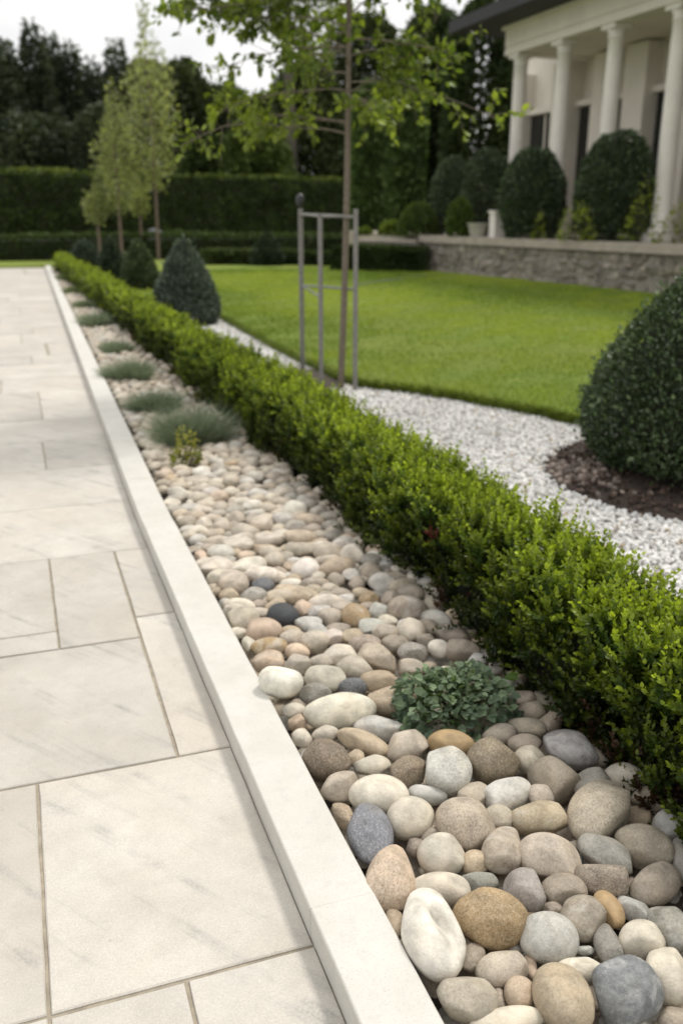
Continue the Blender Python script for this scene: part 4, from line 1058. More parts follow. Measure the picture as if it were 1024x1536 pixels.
for i, yy in enumerate(ys):
    a, b, zt = hedge_x(yy) + .10, hedge_back(yy) - .07, hedge_top(yy) - .10
    wv_ = .02 * math.sin(yy * 5)
    vv += [(a + .03, yy, .0), (a + wv_, yy, .2), (a + .02, yy, zt - .03), (a + .06, yy, zt + wv_), (b - .05, yy, zt - wv_), (b, yy, zt - .06), (b, yy, 0)]
    if i: ff += [((i - 1) * 7 + k, (i - 1) * 7 + k + 1, i * 7 + k + 1, i * 7 + k) for k in range(6)]
core.add(vv, ff)
part(core, 'inner_twigs', M_CORE, H)
tw = Geo()
for y in np.arange(.35, 13, .105):
    bx = hedge_x(y) + rng.uniform(.13, .28); y = y + rng.normal(0, .03)
    for _ in range(4):
        e = np.array([bx, y, 0]) + np.array([rng.normal(-.01, .05), rng.normal(0, .08), rng.uniform(.2, .4)])
        mid = (np.array([bx, y, 0]) + e) / 2 + rng.normal(0, .02, 3)
        tw.tube([(bx, y, -.01), mid, e], [.006, .004, .002], 5, (1, 1, 1))
part(tw, 'stems', M_TWIG, H)
fol = Geo()
def hedge_section(y0, y1, n, per, L, nl, leaf, deep, fan):
    """n clumps of growth, each a fan of per leafy shoots; clumps stand proud of one another"""
    P, N, front, top = hedge_surface(n, y0, y1)
    gap = (np.abs(P[:, 1] - 2.33) < .085 - .2 * P[:, 2]) & front & (P[:, 2] < .28)
    keep = (~gap | (rng.random(n) < .25)) & (rng.random(n) < .6 + P[:, 2])
    P, N, front, top = P[keep], N[keep], front[keep], top[keep]; n = len(P)
    prd = rng.normal(0, deep, n)[:, None]
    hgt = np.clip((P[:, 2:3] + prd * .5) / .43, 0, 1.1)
    leaf_tone = np.clip(.0 + 1.05 * hgt ** 2.8 + .16 * hw3(P)[:, None] + .12 * hw1(P)[:, None] + rng.normal(0, .13, (n, 1)), 0, 1)  # leaf colour carries lit top and shaded lower face, plus random variation
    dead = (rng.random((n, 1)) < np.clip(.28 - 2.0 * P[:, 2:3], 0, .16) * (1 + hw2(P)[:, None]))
    young = YOUNG * (.15 + .85 * leaf_tone); old = OLD * (.6 + 1.2 * leaf_tone)
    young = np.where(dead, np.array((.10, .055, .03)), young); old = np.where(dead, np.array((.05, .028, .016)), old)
    rp_ = lambda q: np.repeat(q, per, 0)
    ax = norm(N * .42 + np.array([0, 0, 1.1]) + rng.normal(0, .2, (n, 3)))
    root = P + N * prd - ax * L * .8
    m = n * per
    d = norm(rp_(ax) + rng.normal(0, fan, (m, 3)))
    LL = L * rng.uniform(.7, 1.2, m)
    base = rp_(root) + d * (LL * .12)[:, None] + rng.normal(0, L * .12, (m, 3))
    base[:, 2] = np.maximum(base[:, 2], .004)
    jit = rng.uniform(.75, 1.25, (m, 1))
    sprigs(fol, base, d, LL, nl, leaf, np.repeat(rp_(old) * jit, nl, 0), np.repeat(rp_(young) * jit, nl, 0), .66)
hedge_section(.35, 3.3, 820, 9, .105, 16, .0195, .028, .33)
hedge_section(3.3, 6.0, 560, 8, .10, 14, .021, .022, .35)
hedge_section(6.0, 11.0, 620, 6, .11, 12, .028, .022, .35)
hedge_section(11.0, 25.8, 1100, 4, .13, 9, .046, .025, .45)
# tall unclipped shoots along the top
def shoots(n, y0, y1, leaf, nl, hmin, hmax):
    y = rng.uniform(y0, y1, n); x = hedge_x(y) + (hedge_back(y) - hedge_x(y)) * rng.uniform(.02, 1, n)
    p = np.c_[x, y, hedge_top(y) - .03 + .02 * hw1(np.c_[x, y, np.zeros(n)])]
    sprigs(fol, p, np.array([0, 0, 1.]) + rng.normal(0, .2, (n, 3)), rng.uniform(hmin, hmax, n), nl, leaf,
           np.tile(OLD * 1.5, (n * nl, 1)), np.tile(YOUNG * 1.1, (n * nl, 1)), .6, 1.0)
shoots(420, .8, 3.2, .019, 16, .06, .12); shoots(34, .9, 3.2, .019, 22, .13, .19)
shoots(420, 3.2, 6.5, .021, 14, .06, .13); shoots(260, 6.5, 14, .03, 10, .05, .10)
for y_ in np.arange(.95, 6.5, .14):
    n_ = rng.integers(2, 9); yy = y_ + rng.normal(0, .03, n_) + rng.uniform(-.06, .06)
    xx = hedge_back(yy) - rng.uniform(.01, .08, n_)
    p = np.c_[xx, yy, hedge_top(yy) - .05 + rng.normal(0, .012, n_)]
    sprigs(fol, p, np.array([.1, 0, 1.]) + rng.normal(0, .25, (n_, 3)), rng.uniform(.07, .155, n_), 16, .020, np.tile(OLD * 1.5, (n_ * 16, 1)), np.tile(YOUNG * .8, (n_ * 16, 1)), .62, 1.0)
# a few red, dying shoots low on the front
p = np.array([(1.452, 3.02, .30)]) + rng.normal(0, (.006, .02, .03), (6, 3))
sprigs(fol, p, np.array([-.5, 0, .8]) + rng.normal(0, .3, (6, 3)), .05, 12, .012, np.tile((.17, .03, .03), (72, 1)), np.tile((.26, .045, .06), (72, 1)))
part(fol, 'foliage', M_LEAF, H)

# ================================================================== CLIPPED SHRUBS
def clipped(name, label, cat, prof, cx, cy, n, leaf, old, young, mat, group=None, seed=1, depth=.07, lump=.02, wid=.6, tmpl=LEAF, tf=LEAF_F, trunk=True, tilt=(0, 0)):
    """shrub clipped to a profile [(radius, height)...]; z0 from the first point"""
    prof = np.array(prof, float)
    root = thing(name, label, cat, (cx, cy, prof[0, 1]), group)
    zz = np.linspace(0, 1, 60); arc = np.r_[0, np.cumsum(np.linalg.norm(np.diff(prof, axis=0), axis=1))]
    tt = np.linspace(0, arc[-1], 80); rad = np.interp(tt, arc, prof[:, 0]); hz = np.interp(tt, arc, prof[:, 1])
    wgt = np.maximum(rad, .02); cdf = np.cumsum(wgt) / wgt.sum()
    ti = np.interp(rng.random(n), cdf, np.arange(80)); r_ = np.interp(ti, np.arange(80), rad); z_ = np.interp(ti, np.arange(80), hz)
    dr = np.interp(ti, np.arange(80), np.gradient(rad)); dz = np.interp(ti, np.arange(80), np.gradient(hz))
    w = rng.uniform(0, 2 * math.pi, n)
    N = norm(np.c_[np.cos(w) * dz, np.sin(w) * dz, -dr]); P = np.c_[cx + r_ * np.cos(w), cy + r_ * np.sin(w), z_]
    w1, w2 = Waves(2.2 / max(rad.max(), .2), 6, seed), Waves(9 / max(rad.max(), .3), 8, seed + 50)
    P = P + N * (lump * w1(P) + lump * .8 * w2(P) - depth * rng.random(n) ** 1.6)[:, None]
    d = norm(N * .8 + np.array([0, 0, .35]) + rng.normal(0, .55, (n, 3))); nr = norm(N + rng.normal(0, .6, (n, 3)))
    sz = leaf * rng.uniform(.7, 1.3, n)
    g = Geo(); mixw = np.clip(.4 + .25 * w2(P) + rng.normal(0, .22, n), 0, 1)
    leaves(g, P, d, nr, sz, sz * wid, shades(n, old, young, .15, mixw), tmpl, tf)
    m_ = n // 18; k_ = rng.integers(0, n, m_); s_ = leaf * rng.uniform(.8, 1.4, m_)      # stray new growth that broke out since the last clipping
    leaves(g, P[k_] + N[k_] * (depth * rng.uniform(.2, .7, m_))[:, None], norm(N[k_] * .7 + np.array([0, 0, .7]) + rng.normal(0, .4, (m_, 3))), rdir(m_), s_, s_ * wid, shades(m_, young, np.asarray(young) * 1.3, .15), tmpl, tf)
    part(g, 'foliage', mat, root)
    c = Geo(); sc_ = 1 - (depth + lump) * 1.0 / max(rad.max(), .1)
    zc = prof[:, 1].mean(); c.lathe([(max(r * sc_ - .01, .01), zc + (z - zc) * sc_) for r, z in zip(rad[::4], hz[::4])], cx, cy, 24)
    part(c, 'inner_twigs', M_CORE, root)
    if trunk:
        t = Geo(); t.tube([(cx, cy, prof[0, 1] - .02), (cx, cy, prof[0, 1] + .3 * (prof[-1, 1] - prof[0, 1]))], [.035, .025], 8)
        part(t, 'trunk', M_TWIG, root)
    return root
def egg(r, z0, z1, fat=.42, flat=.55):
    h = z1 - z0; out = []
    for t in np.linspace(0, 1, 24):
        if t < fat: rr_ = flat + (1 - flat) * math.sin(t / fat * math.pi / 2)
        else: rr_ = math.sqrt(max(0, 1 - ((t - fat) / (1 - fat)) ** 2))
        out.append((max(r * rr_, .01), z0 + h * t))
    return out
def cone(r, z0, z1):
    h = z1 - z0
    return [(max(r * (.80 + .2 * min(t / .18, 1)) * (1 - max(t - .12, 0) ** 1.5 * 1.0) ** .8 if t < 1 else .01, .01) * (1 if t < .97 else .5), z0 + h * t) for t in np.linspace(0, 1, 24)]
def cone_prof(r, z0, z1):
    T = np.array([(0, .72), (.06, .9), (.16, 1.0), (.3, .95), (.5, .78), (.7, .55), (.85, .34), (.95, .17), (1, .02)])
    return [(r * np.interp(t, T[:, 0], T[:, 1]), z0 + (z1 - z0) * t) for t in np.linspace(0, 1, 26)]

clipped('topiary_bush', 'big dark green egg-shaped clipped bush in bare soil, cut by the right frame edge', 'topiary', [(.70, .09), (.78, .14), (.84, .24), (.845, .34), (.81, .48), (.75, .62), (.67, .77), (.58, .92), (.47, 1.06), (.345, 1.19), (.2, 1.29), (.08, 1.34), (.01, 1.35)], 3.93, 4.17, 32000, .030,
        (.036, .060, .025), (.085, .125, .048), M_DARKLEAF, seed=31, depth=.09, lump=.028)
BG_O, BG_Y = (.060, .078, .058), (.155, .19, .148)
clipped('topiary_cone', 'largest blue-green clipped cone, standing behind the box hedge beside the gravel path', 'topiary', cone_prof(.45, .02, 1.17), 2.23, 12.95, 15000, .045, BG_O, BG_Y, M_GREYLEAF, 'clipped cones along the hedge', 41, .06, .014, .5, DIAM, DIAM_F)
clipped('topiary_cone', 'mid green clipped cone with yellowish sides, second nearest along the hedge', 'topiary', cone_prof(.36, .04, 1.0), 2.38, 19.0, 5500, .07, (.05, .068, .03), (.12, .15, .075), M_GREYLEAF, 'clipped cones along the hedge', 42, .06, .014, .5, DIAM, DIAM_F)
clipped('topiary_cone', 'narrow pointed dark clipped cone left of the mid green one', 'topiary', cone_prof(.31, .04, 1.0), 2.08, 21.5, 4500, .07, (.032, .046, .028), (.08, .105, .065), M_GREYLEAF, 'clipped cones along the hedge', 43, .06, .014, .5, DIAM, DIAM_F)
clipped('topiary_cone', 'smallest rounded clipped cone at the far end of the box hedge', 'topiary', egg(.34, .04, .74, .3, .8), 1.9, 26.8, 3500, .08, (.04, .055, .04), (.08, .105, .08), M_GREYLEAF, 'clipped cones along the hedge', 44, .06, .014, .5, DIAM, DIAM_F)
clipped('topiary_cone', 'dark clipped cone at the far lawn edge in front of the long low hedge', 'topiary', cone_prof(.46, .05, .95), *spot(400, 27.3), 4500, .08, (.022, .036, .018), (.05, .07, .035), M_DARKLEAF, None, 45, .06, .014, .5, DIAM, DIAM_F)

DECK = .93
def deckshrub(px, D, w_px, top_px, label, old, young, seed, kind='egg', n=5500, leaf=.075, group=None, mat=M_DARKLEAF):
    x, y = spot(px, D); r = w_px / 2 / 1375 * D; z1 = 1.5 + (320 - top_px) / 1422 * D
    prof = egg(r, DECK, z1, .40, .72) if kind == 'egg' else (egg(r, DECK, z1, .12, .95) if kind == 'dome' else cone_prof(r, DECK, z1))
    return clipped('topiary_bush', label, 'topiary', prof, x, y, n, leaf, old, young, mat, group, seed, .08, .03)
DG, DGY = (.034, .055, .026), (.078, .115, .05)
deckshrub(919, 20.6, 108, 206, 'tall dark egg-shaped bush on the house terrace between second and nearest column', DG, DGY, 51, n=8000)
deckshrub(797, 22.2, 90, 230, 'dark egg-shaped bush on the terrace right of the white pedestal', DG, DGY, 52, n=7000)
deckshrub(728, 25.2, 72, 230, 'rounded dark bush on the terrace left of the first column', (.042, .062, .03), (.095, .13, .062), 53)
deckshrub(678, 26.2, 60, 241, 'leftmost tall rounded bush on the terrace', (.042, .062, .03), (.095, .13, .062), 54)
deckshrub(692, 23.9, 36, 298, 'small bright green clipped barrel bush beside the pale pot', (.05, .085, .016), (.11, .16, .03), 55, 'dome', 3000, .06, mat=M_LEAF)
deckshrub(628, 25.6, 58, 307, 'low wide green dome bush at the left end of the terrace', (.045, .075, .015), (.10, .145, .03), 56, 'dome', 4200, .06, mat=M_LEAF)
deckshrub(586, 26.2, 34, 332, 'small yellow-green dome bush left of the wide green dome', (.07, .11, .015), (.15, .2, .03), 57, 'dome', 1800, .06, mat=M_LEAF)
deckshrub(547, 26.8, 26, 340, 'tiny yellow-green dome bush behind the tree stakes', (.07, .11, .015), (.15, .2, .03), 58, 'dome', 1200, .06, mat=M_LEAF)

# ================================================================== BED PLANTS
def tuft(label, cx, cy, rx, ry, h, n, old, young, w=.0035, group='grey-green grass clumps in the pebble bed'):
    root = thing('grass_clump', label, 'ornamental grass', (cx, cy, .03), group)
    a = rng.uniform(0, 6.28, n); r = np.sqrt(rng.random(n)) * .62 * (1 + .22 * np.sin(3 * a + cx * 40))
    b = np.c_[cx + rx * r * np.cos(a), cy + ry * r * np.sin(a), np.full(n, .02)]
    d = np.c_[np.cos(a) * r * 1.15, np.sin(a) * r * 1.15, np.ones(n)] + rng.normal(0, .27, (n, 3))
    g = Geo(); blades(g, b, d, h * rng.uniform(.5, 1.35, n) * (1.1 - .35 * r), w, shades(n, old, young, .15), .3)
    part(g, 'blades', M_GREYLEAF, root)
GO, GY = (.12, .155, .095), (.33, .375, .26)
tuft('largest spiky grey-green clump, behind the yellow-leaved plant', 1.0, 5.9, .30, .2, .26, 2800, GO, GY)
tuft('small low grey-green clump just behind the largest clump', .93, 7.0, .23, .2, .17, 2600, GO * np.array(1.1), GY, .004)
tuft('wide grey-green clump third from the front, near the kerb', .91, 8.5, .25, .24, .19, 2600, GO, GY, .005)
tuft('low pale grey-green clump fourth from the front of the bed', .97, 10.3, .19, .25, .14, 1600, GO, GY, .006)
tuft('dark grey-green clump half way down the bed', .98, 12.9, .26, .4, .2, 1600, GO, GY, .007)
tuft('grey-green clump beyond the half-way clump by the kerb', 1.02, 15.6, .2, .5, .13, 1100, GO, (.22, .26, .14), .009)
tuft('yellowish green clump second farthest down the bed', 1.04, 18.6, .2, .7, .14, 1000, (.1, .13, .06), (.24, .28, .13), .01)
tuft('farthest soft green clump at the end of the bed', 1.08, 22.3, .18, .9, .15, 1000, (.1, .13, .06), (.24, .28, .13), .012)

def bush(name, label, cat, cx, cy, z0, rx, ry, h, n, leaf, wid, old, young, mat, stems=8, flat=.5, dome=True):
    root = thing(name, label, cat, (cx, cy, z0))
    g = Geo()
    u = rdir(n); u[:, 2] = np.abs(u[:, 2]); r = rng.uniform(.72, 1.0, (n, 1))
    P = np.array([cx, cy, z0]) + u * r * np.array([rx, ry, h]) * (1 + .22 * Waves(4, 6, n)(u))[:, None]
    d = norm(u * np.array([1, 1, .25]) + rng.normal(0, .4, (n, 3)) + np.array([0, 0, .1])); nr = norm(u * .6 + np.array([0, 0, flat]) + rng.normal(0, .35, (n, 3)))
    sz = leaf * rng.uniform(.55, 1.15, n) * (1.1 - .45 * u[:, 2])
    leaves(g, P - d * sz[:, None] * .5, d, nr, sz, sz * wid, shades(n, old, young, .16, np.clip(u[:, 2] * .7 + rng.normal(.15, .25, n), 0, 1)))
    part(g, 'foliage', mat, root)
    s = Geo()
    for _ in range(stems):
        e = rdir(1)[0]; e[2] = abs(e[2]) + .3; e = e / np.linalg.norm(e) * np.array([rx, ry, h]) * .85 + np.array([cx, cy, z0])
        s.tube([(cx + rng.normal(0, rx * .1), cy + rng.normal(0, ry * .1), z0 - .01), (np.array([cx, cy, z0]) + e) / 2 + np.array([0, 0, h * .1]), e], [.004, .003, .0015], 5)
    part(s, 'stems', M_TWIG, root)
    return root
PL = bush('leafy_plant', 'low mound of dull grey-green oval leaves growing among the front pebbles by the hedge', 'plant', 1.125, 2.19, .03, .185, .145, .18, 760, .038, .80, (.075, .115, .075), (.19, .25, .14), M_GREYLEAF, 16)
extra = Geo(); n = 260
u = rdir(n); u[:, 2] = np.abs(u[:, 2]); P = np.array([1.125, 2.19, .03]) + u * np.array([.12, .10, .15]) * rng.uniform(.5, 1, (n, 1))
leaves(extra, P, norm(u + rng.normal(0, .5, (n, 3))), norm(np.array([0, 0, 1.]) + rng.normal(0, .5, (n, 3))), .028, .019, shades(n, (.045, .075, .04), (.13, .19, .06), .2))
part(extra, 'inner_leaves', M_GREYLEAF, PL)
g = Geo(); n = 5
leaves(g, np.array([(1.335, 2.235, .10), (1.35, 2.24, .09), (1.30, 2.22, .105), (1.29, 2.26, .10), (1.36, 2.2, .06)]), np.array([(.6, -.6, .1), (.9, .1, .2), (-.5, -.5, .3), (-.2, .6, .6), (.3, -.8, -.1)]), np.array([(0, -.3, 1.), (0, -.4, 1), (.2, -.4, 1), (0, -.7, .6), (0, -.5, 1)]), np.array([.05, .045, .04, .045, .03]), np.array([.04, .036, .034, .036, .025]), shades(n, (.09, .17, .03), (.13, .22, .04), .1), LOBED, LOBED_F)
iv = thing('ivy_sprig', 'few bright green lobed leaves poking out under the hedge right of the leafy plant', 'plant', (1.34, 2.25, .02))
part(g, 'leaves', M_TREELEAF, iv)
s = Geo()
s.tube([(1.37, 2.29, .0), (1.35, 2.26, .07), (1.335, 2.235, .10)], [.002, .0015, .001], 5); s.tube([(1.37, 2.29, .0), (1.33, 2.26, .08), (1.29, 2.26, .10)], [.002, .0015, .001], 5)
part(s, 'stem', M_TWIG, iv)
bush('yellow_leaved_plant', 'small upright plant with yellow and green leaves in front of the largest grey-green clump', 'plant', .87, 5.33, .03, .10, .09, .22, 380, .034, .6, (.085, .12, .02), (.33, .32, .06), M_TREELEAF, 8)

# ================================================================== YOUNG TREE AND STAKES
T0 = np.array([2.62, 7.56, .0])
yt = thing('young_tree', 'young staked tree with thin trunk and loose light green leaves at the lawn edge', 'tree', tuple(T0))
def trunk_at(z): return np.array([T0[0] + .03 + .024 * z + .012 * math.sin(z * 1.3), T0[1] - .008 * z, z])
g = Geo(); zs = np.linspace(-.05, 5.4, 26)
g.tube([trunk_at(z) for z in zs], np.interp(zs, [0, 2, 5.4], [.03, .025, .006]), 10)
part(g, 'trunk', M_BARK, yt, True)
br, lf = Geo(), Geo()
rt = np.random.default_rng(8)
tw_pts, tw_dir = [], []
def limb(base, az, rise, L, r0, droop, ntw):
    d = np.array([math.cos(az), math.sin(az), rise]); d /= np.linalg.norm(d)
    pts = [base]; dd = d.copy()
    for i in range(8):
        dd = dd + np.array([0, 0, -droop / 8]) + rt.normal(0, .11, 3); dd /= np.linalg.norm(dd)
        pts.append(pts[-1] + dd * L / 8)
    pts = np.array(pts); br.tube(pts, np.linspace(r0, .003, 9), 6)
    for k in range(ntw):
        u = rt.uniform(.22, 1.0); i = min(int(u * 8), 7); p = pts[i] + (pts[i + 1] - pts[i]) * (u * 8 - i)
        td = norm(norm(pts[i + 1] - pts[i]) * .7 + rt.normal(0, .55, 3) + np.array([0, 0, -.12]))
        tl = rt.uniform(.12, .34); q = np.array([p, p + td * tl * .5, p + td * tl + np.array([0, 0, -.05 * tl])])
        br.tube(q, [.003, .002, .001], 4)
        for m_ in range(rt.integers(6, 12)):
            v_ = rt.uniform(.2, 1.0); tw_pts.append(p + td * tl * v_ + rt.normal(0, .012, 3)); tw_dir.append(norm(td * .5 + rt.normal(0, .6, 3) + np.array([0, 0, -.35])))
ang = 0.4
for i in range(52):
    z = 2.22 + 2.9 * (i / 52) ** .9
    ang += 2.399 + rt.normal(0, .2)
    Lmax = np.interp(z, [2.1, 2.6, 3.4, 5.2], [.8, 1.1, 1.25, .5]) * rt.uniform(.65, 1.05) * (1 - .18 * math.cos(ang + R(YAW)))
    limb(trunk_at(z), ang, rt.uniform(.05, .5), Lmax, .008, rt.uniform(.1, .6), int(9 + 10 * Lmax))
a0 = R(-YAW)   # across the view
limb(trunk_at(2.12), math.pi + a0 + .12, .42, 1.45, .008, .12, 26)
limb(trunk_at(2.2), math.pi + a0 - .25, .45, 1.1, .007, .2, 16)      # long low branch to the left
limb(trunk_at(2.75), math.pi + a0 - .2, .45, 1.5, .008, .25, 26)
for z_ in (2.9, 3.1, 3.35, 3.6): limb(trunk_at(z_), math.pi + a0 + rt.normal(0, .35), .3, rt.uniform(1.1, 1.5), .008, .35, 22)
limb(trunk_at(2.42), a0 + .1, .60, .95, .006, .25, 22)                # long low branch to the right
limb(trunk_at(2.45), a0 - .3, .18, 1.3, .004, .15, 8)
P, Dv = np.array(tw_pts), np.array(tw_dir); n = len(P)
sz = rt.uniform(.042, .084, n)
leaf_tone = np.clip(rt.beta(1.4, 2.4, n) + np.where(P[:, 2] < 2.45, .28, 0), 0, 1)
leaves(lf, P, Dv, norm(np.array([0, 0, 1.]) + rt.normal(0, .55, (n, 3))), sz, sz * .72, shades(n, (.07, .115, .02), (.245, .30, .052), .2, leaf_tone), LOBED, LOBED_F)
part(br, 'branches', M_BARK, yt)
part(lf, 'crown', M_TREELEAF, yt)

st = thing('tree_guard', 'three grey wooden stakes with crossbars round the young tree', 'tree stakes', (2.64, 7.9, 0))
def post(x, y, h, r=.021):
    g = Geo(); g.tube([(x, y, -.05), (x, y, h - .012), (x, y, h)], [r, r, r * .8], 10); part(g, 'stake', M_STAKE, st); return
S1, S2, S3 = (2.63, 8.66), (2.50, 7.66), (2.735, 7.42)
post(*S1, 1.545, .024); post(*S2, 1.50); post(*S3, 1.535)
def bar(a, b, za, zb, r=.011, name='crossbar', mat=M_STAKE):
    g = Geo(); g.tube([(a[0], a[1], za), ((a[0] + b[0]) / 2, (a[1] + b[1]) / 2, (za + zb) / 2 + .004), (b[0], b[1], zb)], r, 8); part(g, name, mat, st)
bar(S1, S3, 1.49, 1.47, .013); bar(S1, S2, 1.49, 1.475, .011); bar(S2, S3, 1.475, 1.47, .011)
bar(S1, S3, .83, .88, .011, 'crossbar', M_STEEL); bar(S1, S2, .83, .80, .009, 'crossbar', M_STEEL)
g = Geo(); g.lathe([(.012, 1.545), (.022, 1.56), (.038, 1.59), (.042, 1.62), (.036, 1.65), (.02, 1.672), (.004, 1.68)], *S1, 14); part(g, 'stake_cap', M_BLACK, st, True)
a, b = spot(536, 19.5), spot(642, 22.6)
g = Geo(); g.tube([(a[0], a[1], .075), ((a[0] + b[0]) / 2, (a[1] + b[1]) / 2, .08), (b[0], b[1], .075)], .013, 8)
tag(g.build('lawn_line', M_STEEL), 'thin dark grey line lying across the lawn behind the tree stakes', 'dark_line')  # dark line across the lawn, built as a thin tube

# ================================================================== HOUSE, TERRACE WALL
WALL = [(10.32, 23.0), (10.9, 19.0), (11.45, 14.8), (12.0, 9.5), (12.3, 5.0)]
def wall_strip(g, pts, z0, z1, off0, off1, jitter=0, nz=1, c=None):
    """solid wall following pts, off0..off1 to its right"""
    P = np.array(pts); out = []
    T = norm(np.gradient(P, axis=0)); Nn = np.c_[-T[:, 1], T[:, 0]]
    a, b = P + Nn * off0, P + Nn * off1
    n = len(P); v = np.concatenate([np.c_[a, np.full(n, z0)], np.c_[a, np.full(n, z1)], np.c_[b, np.full(n, z1)], np.c_[b, np.full(n, z0)]])
    f = []
    for i in range(n - 1):
        for k_ in range(4):
            k2 = (k_ + 1) % 4; f.append((k_ * n + i, k2 * n + i, k2 * n + i + 1, k_ * n + i + 1))
    f += [(0, n, 2 * n, 3 * n)[::-1], (n - 1, 2 * n - 1, 3 * n - 1, 4 * n - 1)]
    g.add(v, f)
rw = thing('retaining_wall', 'low rubble stone retaining wall with a flat coping along the lawn', 'wall', (10.32, 23.0, 0))
g = Geo(); wall_strip(g, WALL, -.1, .76, .045, .5); part(g, 'wall_core', M_RUBBLE, rw)
# irregular stones laid on its face
g = Geo(); Wp = np.array(WALL); seg = np.r_[0, np.cumsum(np.linalg.norm(np.diff(Wp, axis=0), axis=1))]
rs = np.random.default_rng(5); zc = .0
while zc < .74:
    hcur = rs.uniform(.09, .2); hcur = min(hcur, .76 - zc + .02); s_ = 0
    while s_ < seg[-1]:
        w_ = rs.uniform(.1, .32); m_ = s_ + w_ / 2
        x, y = np.interp(m_, seg, Wp[:, 0]), np.interp(m_, seg, Wp[:, 1])
        x2, y2 = np.interp(m_ + .1, seg, Wp[:, 0]), np.interp(m_ + .1, seg, Wp[:, 1]); t_ = norm(np.array([x2 - x, y2 - y, 0.]))
        V = I2[0]; V = np.sign(V) * np.abs(V) ** .55; V = V * (1 + .06 * rs.normal(size=(len(V), 1)))
        A, B, C_ = t_, np.array([-t_[1], t_[0], 0]), np.array([0, 0, 1.])
        loc = V * np.array([w_ * .6, .13 + rs.uniform(-.03, .05), hcur * rs.uniform(.42, .72)])
        v = np.array([x, y, zc + hcur / 2 + rs.normal(0, .04)]) + B * .14 + loc[:, :1] * A + loc[:, 1:2] * B + loc[:, 2:] * C_
        g.add(v, I2[1], np.full(3, rs.uniform(.65, 1.15)) * np.array([1, rs.uniform(.95, 1), rs.uniform(.88, 1)]))
        s_ += w_
    zc += hcur
part(g, 'stonework', M_RUBBLE, rw)
g = Geo(); wall_strip(g, WALL, .775, .945, -.07, .55); part(g, 'coping', M_COPING, rw)
g = Geo()
P_ = [(10.87, 23.0)] + [(x + .55, y) for x, y in WALL[1:]] + [(26, 5), (26, 32), (10.6, 30), (10.4, 23.4)]
kk = len(P_); g.add([(x, y, z) for z in (.4, DECK) for x, y in P_], [(j, (j + 1) % kk, (j + 1) % kk + kk, j + kk) for j in range(kk)])
g.f.setdefault(kk, []).append(np.array([[kk + j for j in range(kk)]]))
tag(g.build('upper_terrace', M_COPING), kind='structure')
lw = thing('garden_wall', 'low dark wall with a thin pale coping behind the box hedges left of the terrace', 'wall', (*spot(600, 25), 0))
q0, q1 = spot(545, 26.2), spot(634, 25.1)
g = Geo(); wall_strip(g, [q1, q0], 0, .76, 0, .3); part(g, 'wall_body', M_RUBBLE, lw)
g = Geo(); wall_strip(g, [q1, q0], .762, .83, -.05, .36); part(g, 'coping', M_COPING, lw)

hs = thing('house', 'pale classical house with a column porch, broad eaves and dark glass', 'house', (13, 14, DECK))
EX0, EX1, EY0, EY1 = 12.72, 13.28, 1.5, 23.30
g = Geo(); g.box(EX0, EX1, EY0, EY1, 5.42, 5.58); g.box(EX0 + .03, EX1 - .03, EY0, EY1 - .03, 5.582, 5.62); g.box(EX0, EX1, EY0, EY1, 5.622, 6.02); g.box(EX0 - .08, EX1, EY0, EY1 + .08, 6.022, 6.10)
g.box(EX1 + .002, 15.2, EY1 - .5, EY1, 5.42, 6.10)
part(g, 'entablature', M_RENDER, hs)
g = Geo(); g.box(EX1 + .002, 15.2, EY0, EY1 - .502, 5.45, 5.6); part(g, 'porch_ceiling', M_RENDER, hs)
g = Geo()
e0x, e0y = 11.75, 24.7; zb, zt = 6.11, 6.40
g.add([(e0x, -2, zb), (26, -2, zb), (26, e0y, zb), (e0x, e0y, zb), (e0x, -2, zt), (26, -2, zt), (26, e0y, zt), (e0x, e0y, zt)], [(0, 3, 2, 1), (0, 1, 5, 4), (1, 2, 6, 5), (2, 3, 7, 6), (3, 0, 4, 7)])
g.add([(e0x + .06, -2, zt + .002), (e0x + .06, e0y - .06, zt + .002), (18.5, e0y - 6.5, 8.6), (18.5, 3, 8.6), (26, e0y - .06, zt + .002), (26, -2, zt + .002)], [(0, 1, 2, 3), (1, 4, 2, 2)][:1])
g.add([(e0x + .06, e0y - .06, zt + .002), (26, e0y - .06, zt + .002), (18.5, e0y - 6.5, 8.6)], [(0, 1, 2)])
g.add([(26, e0y - .06, zt + .002), (26, -2, zt + .002), (18.5, 3, 8.6), (18.5, e0y - 6.5, 8.6)], [(0, 1, 2, 3)])
roof = part(g, 'roof', M_ROOF, hs)
g = Geo(); g.box(15.2, 24, 1.5, 27.2, DECK, 6.12); part(g, 'wall', M_RENDER, hs)
for y in (22.9, 20.85, 18.8, 16.65, 14.55, 12.45, 10.35, 8.25):
    x = 13.0; z0, z1 = DECK, 5.42
    g = Geo(); prof = [(.235, z0 + .17), (.25, z0 + .21), (.235, z0 + .25), (.195, z0 + .30)]
    prof += [(.19 * (1 - .12 * max(0, (t - .3) / .7) ** 1.4), z0 + .30 + (z1 - .28 - z0 - .30) * t) for t in np.linspace(0, 1, 10)]
    prof += [(.185, z1 - .27), (.185, z1 - .24), (.17, z1 - .235), (.175, z1 - .17), (.225, z1 - .10)]
    g.lathe(prof, x, y, 28); cl = part(g, 'column', M_COLUMN, hs, False)
    for p_ in cl.data.polygons: p_.use_smooth = len(p_.vertices) == 4
    g = Geo(); g.box(x - .27, x + .27, y - .27, y + .27, z0, z0 + .17); part(g, 'plinth', M_COLUMN, cl)
    g = Geo(); g.box(x - .24, x + .24, y - .24, y + .24, z1 - .10, z1 - .002); part(g, 'capital', M_COLUMN, cl)
